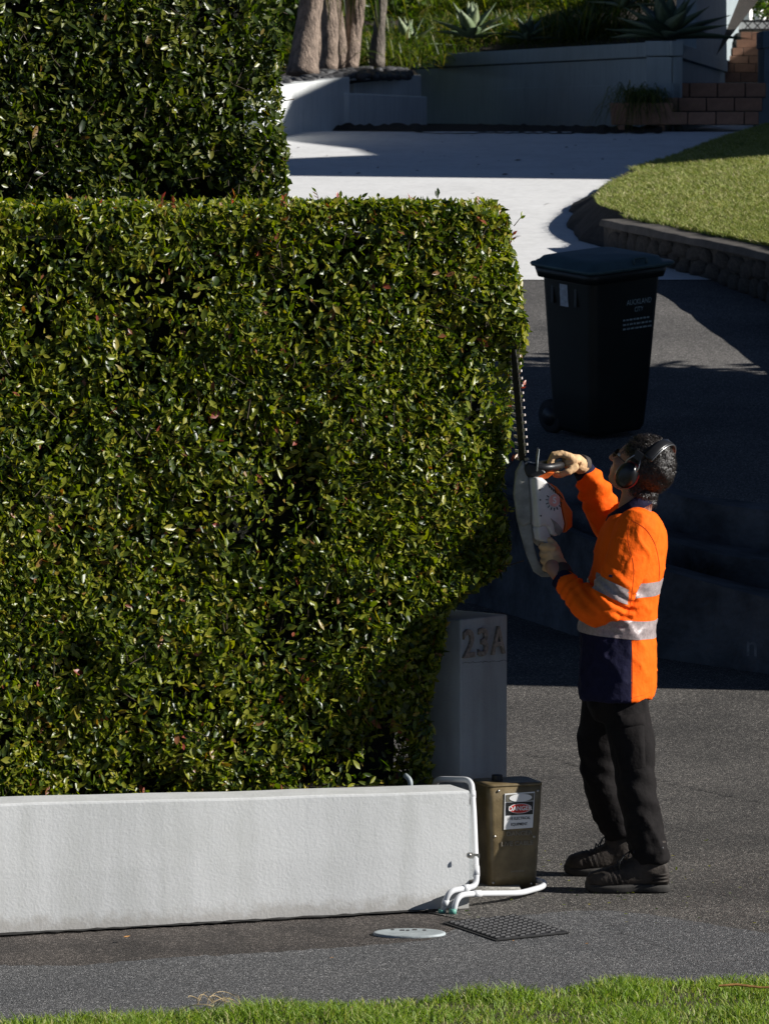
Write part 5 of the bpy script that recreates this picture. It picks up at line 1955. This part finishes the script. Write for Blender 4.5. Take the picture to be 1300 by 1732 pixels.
# stitched seams on the shirt
M['seamorange'] = simple('stitched_seam', (.55, .055, .004), .9, .1)
sw_me = so.data.copy(); sw_me.transform(Matrix.Translation(BASE[man.name]))
from mathutils.bvhtree import BVHTree
def seamline(pts, w=.0018, m='seamorange', off=.0014):
    bm = bmesh.new(); bm.from_mesh(sw_me); bv = BVHTree.FromBMesh(bm)
    dense = resample(bend([Q(a, b) for a, b in pts], .06, 5), 46)
    A, B = [], []
    for p in dense:
        h_ = bv.ray_cast(Vector((p.x, MY - .8, p.z)), Vector((0, 1, 0)))
        if h_[0] is None: continue
        q = h_[0] + h_[1] * off
        A.append(q - Vector((w * .7, 0, w * .5))); B.append(q + Vector((w * .7, 0, w * .5)))
    bm.free()
    if len(A) > 2: MB().strip(A, B).build('seam', M[m], so, True, recalc=False)
seamline([(1062, 872), (1085, 884), (1104, 915), (1112, 955), (1110, 985)])
seamline([(1057, 880), (1054, 905), (1066, 950), (1062, 985), (1058, 1030)])
seamline([(1063, 1078), (1064, 1120), (1063, 1172)])
seamline([(1066, 1169), (1080, 1168), (1096, 1165)], .0012)

# ---------------------------------------------------------- boots
def boot(toe_px, heel_px, sole_py, dy, label):
    toe, heel = Q(toe_px, sole_py), Q(heel_px, sole_py)
    L = heel.x - toe.x
    y = MY + dy
    x0 = toe.x
    s_ = MB()
    up_ = MB()
    def sec(x, hw, z0, z1, n=16):
        o = []
        for k in range(n):
            a = 2 * math.pi * k / n
            o.append(Vector((x, y + hw * math.copysign(abs(math.cos(a)) ** .8, math.cos(a)), (z0 + z1) / 2 + (z1 - z0) / 2 * math.copysign(abs(math.sin(a)) ** .7, math.sin(a)))))
        return o
    zb = .012
    up_.loft([sec(x0 + .004, .02, zb + .02, .055), sec(x0 + .02, .04, zb + .012, .078), sec(x0 + .06, .05, zb + .01, .09), sec(x0 + .11, .048, zb + .01, .102), sec(x0 + .16, .043, zb + .01, .125), sec(x0 + .21, .04, zb + .01, .15), sec(x0 + .26, .04, zb + .01, .15), sec(x0 + L - .015, .036, zb + .012, .12), sec(x0 + L - .003, .024, zb + .02, .09)])
    # shaft
    cx = x0 + L * .75
    up_.loft([[Vector((cx + .0 + .062 * math.cos(a) + dx, y + .046 * math.sin(a), z)) for a in np.linspace(0, 2 * math.pi, 18, endpoint=False)] for z, dx in ((.08, 0), (.13, .0), (.165, .004), (.2, .006))])
    me = remesh(up_, .006, 5, 'boot')
    co = me_co(me); no = me_no(me)
    crease = np.exp(-((co[:, 0] - (x0 + L * .36)) / .035) ** 2) * np.sin((co[:, 0] * 1.0 + co[:, 2] * .4) * 330) * .0025
    me_set(me, co + no * (crease + vnoise(co * 35, 17) * .0022)[:, None])
    bo = link_mesh('boot', me, M['boot'], man)
    tag(bo, label)
    rings = []
    for z, g in ((.002, .96), (.008, 1.02), (.022, 1.03), (.03, 1.0)):
        ring = []
        for k in range(36):
            a = 2 * math.pi * k / 36
            ca, sa = math.cos(a), math.sin(a)
            xx_ = x0 + L / 2 - ca * L / 2 * (1 + (g - 1) * .4)
            f = (xx_ - x0) / L
            hw = (.047 - .010 * math.exp(-((f - .62) / .14) ** 2)) * (abs(sa) ** .55) * g
            lift = .012 * max(0, 1 - f / .18) ** 2 + (.0 if not .55 < f < .75 else .004)
            ring.append(Vector((xx_, y + math.copysign(hw, sa), z + lift)))
        rings.append(ring)
    s_.loft(rings)
    s_.build('sole', M['sole'], bo, True)
    # heel counter stripe, laces, pull tab
    for k in range(3):
        z = .045 + k * .013
        MB().tube([Vector((x0 + L - .065, y - .0435, z)), Vector((x0 + L - .03, y - .041, z + .002)), Vector((x0 + L - .008, y - .027, z + .003))], .0042, 6).build('heel_rib', M['boot'], bo, True)
    for k in range(4):
        xx_ = x0 + .125 + k * .022
        z = .112 + k * .017
        MB().tube([Vector((xx_ - .008, y - .036, z - .006)), Vector((xx_, y, z + .012)), Vector((xx_ + .006, y + .036, z - .002))], .0028, 6).build('lace', M['black'], bo, True)
    MB().tube([Vector((x0 + .175, y - .02, .165)), Vector((x0 + .15, y - .035, .15)), Vector((x0 + .13, y - .05, .125)), Vector((x0 + .125, y - .055, .10))], .0024, 6).build('lace', M['black'], bo, True)
    MB().box(Vector((cx + .03, y - .048, .168)), (.05, .012, .03)).build('ankle_pad', M['black'], bo, True, .005)
    return bo
boot(985, 1126, 1520, -.215, 'near worn brown black work boot')
boot(957, 1085, 1486, .21, 'far work boot in shade')

# ---------------------------------------------------------- head
HYAW, HPIT = math.radians(27), math.radians(33)
hf = Vector((-math.cos(HYAW) * math.cos(HPIT), math.sin(HYAW) * math.cos(HPIT), math.sin(HPIT)))
hl_ = Vector((-math.sin(HYAW), -math.cos(HYAW), 0))
hu = hf.cross(hl_); hu = hu if hu.z > 0 else -hu
HC = Q(1082, 792, -.0)
HM = Matrix((hf, hl_, hu)).transposed()
def HP(x, y, z): return HC + HM @ Vector((x, y, z))
mb = MB()
mb.ellipsoid(HP(-.012, 0, .028), (.102, .079, .098), HM, 24, 16)
mb.ellipsoid(HP(.04, 0, -.035), (.060, .060, .085), HM, 20, 14)
mb.ellipsoid(HP(.058, 0, -.09), (.034, .036, .028), HM, 16, 10)
mb.ellipsoid(HP(.075, 0, .03), (.025, .055, .035), HM, 16, 10)
mb.tube([HP(.088, 0, .018), HP(.108, 0, -.012), HP(.118, 0, -.03)], [.010, .013, .015], 10, True, True)
for s_ in (-1, 1):
    mb.ellipsoid(HP(.083, .033 * s_, .022), (.014, .026, .010), HM, 12, 8)
    mb.ellipsoid(HP(.072, .038 * s_, -.022), (.026, .024, .022), HM, 12, 8)
    mb.ellipsoid(HP(-.008, .078 * s_, -.012), (.022, .012, .034), HM, 12, 8)
mb.ellipsoid(HP(.092, 0, -.058), (.012, .026, .008), HM, 12, 8)
mb.ellipsoid(HP(.088, 0, -.071), (.012, .023, .008), HM, 12, 8)
mb.tube([HP(-.01, 0, -.03), Q(1078, 838), Q(1070, 875)], [.062, .062, .066], 18)
# the rest of the body under the clothes, one skin
mb.loft(torso_rings(.86))
mb.tube([p for p in LSLEEVE], [r_ * .72 for r_ in LR], 14, True, True)
mb.tube([p for p in RSLEEVE], [r_ * .72 for r_ in RR], 14, True, True)
mb.tube([LSLEEVE[-1], Q(945, 972, -.11), Q(932, 955, -.095)], [.032, .028, .03], 12, True, True)
mb.tube([RSLEEVE[-1], Q(985, 796, .21), Q(965, 786, .2)], [.032, .028, .03], 12, True, True)
mb.loft([oring(Q(1042, 1150), .10, .155), oring(Q(1046, 1205), .085, .14)])
mb.tube(NL + [Q(1092, 1462, -.215)], [r_ * .6 for r_ in NLR] + [.03], 14)
mb.tube(FL + [Q(1052, 1440, .21)], [r_ * .6 for r_ in FLR] + [.03], 14)
bod = remesh(mb, .0068, 3, 'body')
bo_ = link_mesh('body', bod, M['skin'], man)
# eyes
M['eyewhite'] = simple('eye_white', (.6, .58, .55), .3, .05)
for s_ in (-1, 1):
    e_ = MB().ellipsoid(HP(.086, .033 * s_, .004), (.011, .012, .010), HM, 12, 8).build('eye', M['eyewhite'], bo_, True)
    MB().ellipsoid(HP(.0935, .033 * s_, .005), (.005, .006, .006), HM, 10, 6).build('iris', M['black'], e_, True)
# hair: shell plus short curly locks
hw_me = bod.copy(); hw_me.transform(Matrix.Translation(BASE[man.name]))
HMI = HM.transposed()
def hairy(c, grow=0.0):
    q = HMI @ (c - HC)
    if q.x > .075: return False
    if abs(q.y) > .05 and q.x > -.03 and q.z < .01: return False
    line = .048 if q.x > .03 else (.048 - (.03 - q.x) * 1.75)
    return q.z > max(line, -.07) and q.z < .2 and (q.x > -.2)
hs_ = extract(hw_me, [], hairy, .009)
hco = me_co(hs_); hno = me_no(hs_)
me_set(hs_, hco + hno * (vnoise(hco * 45, 31) * .005 + vnoise(hco * 95, 32) * .004)[:, None])
ho = link_mesh('hair', hs_, M['hairm'], man)
tag(ho, 'short dark wavy hair')
rr_ = random.Random(4)
hm_ = MB()
idx = list(range(len(hs_.vertices)))
hbase = BASE[man.name]
hno = me_no(hs_)
for k in range(7000):
    i = rr_.choice(idx)
    p0 = Vector(hs_.vertices[i].co) + hbase
    n_ = Vector(hno[i])
    tdir = (-hf * .7 - hu * .55 + Vector((rr_.gauss(0, .6), rr_.gauss(0, .6), rr_.gauss(0, .6)))).normalized()
    tdir = (tdir - n_ * tdir.dot(n_)).normalized()
    sd_ = n_.cross(tdir)
    l = rr_.uniform(.012, .026)
    w_ = rr_.uniform(.0006, .0012)
    pts_ = [p0 - n_ * .003, p0 + n_ * .006 + tdir * l * .4, p0 + n_ * .008 + tdir * l * .8 + sd_ * rr_.gauss(0, .005), p0 + n_ * .003 + tdir * l * 1.1 + sd_ * rr_.gauss(0, .005)]
    A = [q_ - sd_ * w_ for q_ in pts_]; B = [q_ + sd_ * w_ for q_ in pts_]
    hm_.strip(A, B)
lk = hm_.build('locks', M['hairm'], ho, True, recalc=False)
tag(lk, kind='stuff')

# ---------------------------------------------------------- glasses, ear defenders
M['gloss_black'] = simple('glossy_black', (.012, .012, .013), .3, .2, 20., .1, 200.)
M['redplastic'] = simple('red_plastic', (.6, .05, .05), .4, .1)
M['steel'] = simple('steel_wire', (.5, .5, .5), .3, .1, metallic=1.)
M['lens'] = simple('dark_lens', (.03, .03, .03), .1, .1)
sgl = thing('safety_glasses', 'thin black safety glasses on the worker\'s face', 'glasses', HP(.1, 0, .005))
for s_ in (-1, 1):
    cpts = [HP(.108 - abs(math.cos(a)) * .006, s_ * (.033 + .024 * math.cos(a)), .002 + .019 * math.sin(a)) for a in np.linspace(0, 2 * math.pi, 17)]
    MB().tube(cpts, .0016, 6, False).build('rim', M['gloss_black'], sgl, True)
    MB().disc(HP(.1055, .033 * s_, .002), .023, .018, hl_, hu, 18).build('lens', M['lens'], sgl, recalc=False)
    MB().tube([HP(.105, .057 * s_, .006), HP(.08, .07 * s_, .008), HP(.0, .086 * s_, .006)], .002, 6).build('temple', M['gloss_black'], sgl, True)
MB().tube([HP(.11, -.009, .004), HP(.113, 0, .007), HP(.11, .009, .004)], .0016, 6).build('bridge', M['gloss_black'], sgl, True)

em_ = thing('ear_defenders', 'black ear defenders with red ring worn over the worker\'s head', 'ear defenders', HP(0, 0, .0))
EX = -.004
for s_ in (-1, 1):
    c = lambda d_, x=EX, z=-.022: HP(x, s_ * d_, z)
    def ring(d_, rx, rz): return [HP(EX + rx * math.cos(a), s_ * d_, -.022 + rz * math.sin(a)) for a in np.linspace(0, 2 * math.pi, 28, endpoint=False)]
    cup = MB().loft([ring(.096, .041, .052), ring(.104, .043, .054), ring(.118, .041, .052), ring(.128, .034, .045), ring(.133, .02, .028)]).build('cup', M['gloss_black'], em_, True)
    MB().loft([ring(.0905, .0445, .0555), ring(.0955, .0445, .0555)]).build('red_ring', M['redplastic'], cup, True, .0015)
    MB().loft([ring(.076, .036, .048), ring(.08, .043, .055), ring(.09, .043, .055)]).build('cushion', M['rubber'], cup, True)
    for dx in (-.03, .03):
        MB().tube([HP(EX + dx, s_ * .106, -.015), HP(EX + dx * .95, s_ * .112, .03), HP(EX + dx * .5, s_ * .108, .062)], .0022, 6).build('wire', M['steel'], em_, True)
    MB().loft([[HP(EX + x, s_ * (.1 + o), z) for x, o in ((-.02, 0), (.02, 0), (.02, .008), (-.02, .008))] for z in (.05, .085)]).build('slider', M['gloss_black'], em_, False, .002)
arc = []
for a in np.linspace(math.radians(-18), math.radians(198), 30):
    pass
rings = []
for a in np.linspace(math.radians(30), math.radians(150), 26):
    cy, cz = math.cos(a) * .118, .012 + math.sin(a) * .134
    ry, rz = math.cos(a), math.sin(a)
    rings.append([HP(EX - .02 - .015 + x, cy + ry * o, cz + rz * o) for x, o in ((-.017, 0), (.017, 0), (.019, .004), (.013, .008), (-.013, .008), (-.019, .004))])
MB().loft(rings).build('headband', M['gloss_black'], em_, True)
rings = []
for a in np.linspace(math.radians(30), math.radians(150), 26):
    cy, cz = math.cos(a) * .118, .012 + math.sin(a) * .134
    ry, rz = math.cos(a), math.sin(a)
    rings.append([HP(EX - .035 + x, cy + ry * o, cz + rz * o) for x, o in ((-.0215, .001), (-.0195, .001), (-.0195, .006), (-.0215, .006))])
MB().loft(rings).build('band_edge', M['steel'], em_, True)

# ================================================================== HEDGE TRIMMER
TY = .05                                 # depth of the tool's mid plane relative to the man
M['trimwhite'] = simple('dirty_white_plastic', (.62, .60, .57), .5, .15, 14., .1, 120.)
M['trimgrey'] = simple('grimy_grey_plastic', (.30, .30, .27), .7, .45, 18., .25, 120., col2=(.36, .36, .32))
M['trimorange'] = simple('orange_plastic', (.72, .13, .015), .42, .12, 14., .05, 120.)
M['bladesteel'] = simple('blade_steel', (.62, .54, .5), .45, .25, 40., .1, 200., metallic=.4)
M['barsteel'] = simple('dark_blade_bar', (.02, .018, .016), .7, .4, 30., .2, 200., metallic=.1)
ht = thing('hedge_trimmer', 'white and orange petrol hedge trimmer held upright against the hedge', 'hedge trimmer', Q(915, 880, TY))
TROT = math.radians(32)
TPIV = Q(912, 860, TY)
def TR(p):
    d = p - TPIV
    c_, s_ = math.cos(TROT), math.sin(TROT)
    return TPIV + Vector((d.x * c_ * 1.0 - d.y * s_, d.x * s_ + d.y * c_, d.z))
ROTP = ('motor_cover', 'starter_cover', 'fuel_tank', 'pocket_shade')
def TQ(px, py, dy):
    return TR(Q(912 + (px - 912) / math.cos(TROT), py, dy))
def slab(name, pts, y0, y1, m, bevel=.006, parent=None, seg=3):
    qf = TQ if name in ROTP else Q
    A = [qf(a, b, TY + y0) for a, b in pts]
    B = [qf(a, b, TY + y1) for a, b in pts]
    return MB().prism(A, B).build(name, M[m], parent or ht, True if bevel > .008 else False, bevel, seg)
def shade_auto(o):
    for f in o.data.polygons: f.use_smooth = False
# gearbox and rear handle frame (grey, grimy)
slab('gear_housing', [(872, 800), (884, 778), (893, 800), (897, 850), (898, 885), (884, 892), (874, 880), (868, 838)], -.045, .05, 'trimgrey', .01)
slab('rear_handle_frame', [(874, 880), (898, 885), (903, 925), (910, 950), (922, 966), (934, 971), (931, 977), (916, 977), (902, 968), (890, 940), (881, 908)], -.035, .035, 'trimgrey', .008)
slab('grip', [(922, 905), (934, 908), (944, 960), (934, 972), (926, 965)], -.018, .018, 'black', .006)
# motor body
slab('motor_cover', [(893, 806), (906, 808), (926, 826), (936, 850), (944, 888), (942, 899), (930, 909), (921, 906), (916, 893), (908, 888), (899, 893), (896, 860)], -.055, .07, 'trimwhite', .012)
slab('starter_cover', [(914, 815), (930, 824), (941, 838), (946, 850), (957.5, 868), (957.5, 893), (946, 903), (943, 903), (946, 890), (938, 850), (928, 828)], -.05, .06, 'trimorange', .01)
slab('fuel_tank', [(899, 893), (908, 886), (916, 891), (922, 908), (930, 916), (934, 926), (929, 931), (918, 926), (909, 916), (902, 914)], -.045, .05, 'trimwhite', .009)
# round emblem and vents on the side facing the camera
ec = TQ(924, 847, TY - .0565)
TX = Vector((math.cos(TROT), math.sin(TROT), 0)); TN = Vector((math.sin(TROT), -math.cos(TROT), 0))
TRM = Matrix.Rotation(TROT, 3, 'Z')
MB().disc(ec, .0265, .026, TX, Vector((0, 0, 1)), 28).build('emblem', M['signwhite'], ht, recalc=False)
M['emblemred'] = simple('faded_emblem', (.75, .36, .31), .5, .1)
MB().disc(ec + TN * .0012, .025, .0245, TX, Vector((0, 0, 1)), 28).build('emblem_disc', M['emblemred'], ht, recalc=False)
put_text('emblem_letter', 'S', .036, M['signwhite'], ht, ec + TN * .0024, TX, (0, 0, 1), bold=.001)
for k in range(9):
    a = math.radians(150 + k * 24)
    q = ec + TX * math.cos(a) * .034 + Vector((0, 0, math.sin(a) * .034))
    MB().box(q, (.003, .002, .011), 0, TRM @ Matrix.Rotation(-a + math.pi / 2, 3, 'Y')).build('vent_slot', M['black'], ht)
for k in range(4):
    q = TQ(915 + k * 3.4, 822 + k * 3.2, TY - .0565)
    MB().box(q, (.0035, .002, .017), 0, TRM @ Matrix.Rotation(-.35, 3, 'Y')).build('vent_slot', M['black'], ht)
for k in range(3):
    q = TQ(934 + k * 2.6, 838 + k * 3, TY - .0515)
    MB().box(q, (.003, .002, .014), 0, TRM @ Matrix.Rotation(-.5, 3, 'Y')).build('vent_slot', M['black'], ht)
for px, py in ((899, 828), (900, 845), (901, 872)):
    MB().tube([TQ(px, py, TY - .053), TQ(px, py, TY - .058)], .003, 8).build('screw', M['black'], ht)
# grey patch standing in for the shade in the cap lever pocket
slab('pocket_shade', [(917, 876), (930, 886), (940, 899), (932, 907), (925, 900), (923, 888)], -.0575, -.053, 'trimgrey', .001)
slab('trigger', [(915, 913), (921, 917), (925, 927), (919, 926)], -.02, .02, 'signred', .003)
# front loop handle and guard
loop = bend([Q(893, 806, TY - .02), Q(892, 790, TY - .03), Q(925, 792, TY - .04), Q(950, 790, TY + .04), Q(950, 790, TY + .18), Q(925, 793, TY + .24), Q(894, 800, TY + .2)], .035)
MB().tube(loop, .0155, 14).build('front_handle', M['black'], ht, True)
slab('handle_bracket', [(906, 806), (925, 798), (938, 800), (926, 810), (912, 813)], -.03, .05, 'trimorange', .005)
slab('hand_guard', [(885, 792), (893, 782), (912, 788), (924, 800), (905, 809), (890, 806)], -.05, .08, 'black', .008)
gd = [Q(909, 798, TY - .05), Q(909, 775, TY - .055), Q(911, 760, TY - .06)]
MB().loft([[p + Vector((dx, dy, 0)) for dx, dy in ((-w_, 0), (w_, 0), (w_, .13), (-w_, .13))] for p, w_ in zip(gd, (.004, .003, .0015))]).build('guard_shield', M['black'], ht, False, .001)
MB().tube([Q(907.5, 797, TY - .052), Q(908.5, 780, TY - .057), Q(911.5, 759, TY - .062)], [.0035, .0035, .0012], 6).build('shield_edge', M['castgrey'], ht, True)
# blade bar with teeth
b0, b1 = Q(884, 782, TY), Q(869, 592, TY)
bd = (b1 - b0)
bl = bd.length
bd.normalize()
bn_ = Vector((bd.z, 0, -bd.x))
BROT = math.radians(34)
BY_ = Vector((-math.sin(BROT), math.cos(BROT), 0))       # across the bar
bn_ = BY_.cross(bd).normalized()
def bar(off, w_, m, nm):
    rings = []
    for t_ in np.linspace(0, 1, 6):
        c = b0 + bd * bl * t_
        ww = w_ * (1 if t_ < .95 else .6)
        rings.append([c + bn_ * off - BY_ * ww - bn_ * .0015, c + bn_ * off + BY_ * ww - bn_ * .0015, c + bn_ * off + BY_ * ww + bn_ * .0015, c + bn_ * off - BY_ * ww + bn_ * .0015])
    return MB().loft(rings).build(nm, M[m], ht)
bar(0, .021, 'barsteel', 'blade_bar')
bar(.0065, .014, 'barsteel', 'cutter_bar')
for k in range(15):
    t_ = .02 + k * .0655
    for s_ in (-1, 1):
        for off, l_, dt in ((0., .055, 0),):
            c = b0 + bd * bl * (t_ + dt) + bn_ * off
            c = c + BY_ * s_ * .019
            tip = c + BY_ * s_ * .022 + bd * .004
            w0, w1 = bd * .0065, bd * .0042
            th = bn_ * .0032
            MB().prism([c - w0 - th, c + w0 - th, c + w0 + th, c - w0 + th], [tip - w1 - th * .8, tip + w1 - th * .8, tip + w1 + th * .8, tip - w1 + th * .8]).build('tooth', M['bladesteel'], ht)

# ---------------------------------------------------------- gloves
def glove(name, palm, fingers, thumb, wrist, label):
    mb = MB()
    for c, r_, Mx in palm:
        mb.ellipsoid(c, r_, Mx, 16, 12)
    for ch in fingers:
        mb.tube(ch, [.0145, .0142, .0136, .0128, .0118][:len(ch)], 10, True, True)
    mb.tube(thumb, [.0155, .014, .0128, .0115][:len(thumb)], 10, True, True)
    mb.tube(wrist, [.034, .031, .033, .038][:len(wrist)], 16, True)
    me = remesh(mb, .0037, 2, name)
    co = me_co(me); no = me_no(me)
    me_set(me, co + no * (vnoise(co * 60, 41) * .0022 + np.clip(1 - np.abs(vnoise(co * 38, 42)) - .75, 0, 1) * .006)[:, None])
    o = link_mesh('glove', me, M['glove'], man)
    tag(o, label)
    return o


# right hand on the front loop, bar runs along y at (950,790)
RB = Q(946, 790, TY + .105)
fing = []
for k in range(4):
    y = TY + .063 + k * .0235
    ln = (1.0, 1.06, 1.02, .88)[k]
    fing.append([Q(966, 776 + k * .5, y), Q(952 - 1, 771 + k * .6, y), Q(941 - 2 * ln, 774, y), Q(934.5 - 1.5 * ln, 787, y), Q(939, 802 + 2 * ln, y - .002)])
Mr = Matrix.Rotation(math.radians(-14), 3, 'Y')
glove('right_glove', [(Q(970, 783, TY + .1), (.034, .046, .022), Mr), (Q(962, 787, TY + .1), (.022, .044, .024), Mr)], fing,
      [Q(974, 794, TY + .06), Q(962, 801, TY + .045), Q(950, 806, TY + .05), Q(940, 806, TY + .062)],
      [Q(975, 787, TY + .11), Q(984, 792, TY + .13), Q(990, 797, TY + .155)], 'tan leather glove gripping the front handle')
cuff(Q(984, 790, TY + .14), Q(992, 793, TY + .16), .0365, .036, 'glovecuff', [c_ for c_ in man.children if c_.name.startswith('glove')][-1], 'glove_cuff')
# left hand on the rear grip, bar runs up the page at (928,940)
fing = []
for k in range(4):
    f = k / 3
    cx, cy = 929 + 5 * f, 925 + 37 * f
    fing.append([Q(cx + 7, cy + 2, TY - .055), Q(cx - 4, cy - 1, TY - .052), Q(cx - 12, cy, TY - .036), Q(cx - 14, cy + 1, TY - .008), Q(cx - 5, cy + 2, TY + .02)])
Ml = Matrix.Rotation(math.radians(38), 3, 'Y')
glove('left_glove', [(Q(938, 946, TY - .05), (.034, .022, .045), Matrix.Rotation(math.radians(-12), 3, 'Y')), (Q(945, 957, TY - .055), (.03, .024, .032), Ml)], fing,
      [Q(942, 934, TY - .04), Q(936, 921, TY - .035), Q(928, 914, TY - .025), Q(919, 915, TY - .015)],
      [Q(941, 953, TY - .065), Q(948, 963, TY - .095), Q(951, 971, TY - .14)], 'tan leather glove gripping the rear handle')
cuff(Q(944, 960, -.075), Q(951, 972, -.105), .041, .041, 'glovecuff', [c_ for c_ in man.children if c_.name.startswith('glove')][-1], 'glove_cuff')

# fine hedge clippings dropped on the asphalt
r = np.random.default_rng(55)
n = 170
cx_ = r.normal(.75, .35, n); cy_ = r.normal(18.2, .55, n)
ok = ~((np.abs(cx_ - .5) < .16) & (np.abs(cy_ - 18.2) < .2)) & (cy_ > 17.2)
cx_, cy_ = cx_[ok], cy_[ok]; n = len(cx_)
a, b, nn = leaf_frames(np.stack([r.normal(0, 1, n), r.normal(0, 1, n), r.normal(0, .12, n)], 1), np.stack([r.normal(0, .3, n), r.normal(0, .3, n), np.ones(n)], 1))
cl = link_mesh('hedge_clippings', leaves_mesh('hedge_clippings', np.stack([cx_, cy_, .010 + r.uniform(0, .004, n)], 1), a, b, nn, r.uniform(.008, .022, n), 1.0), M['hedgeleaf'])
tag(cl, 'scattered tiny leaf clippings on the asphalt around the worker', 'clippings', None, 'stuff')
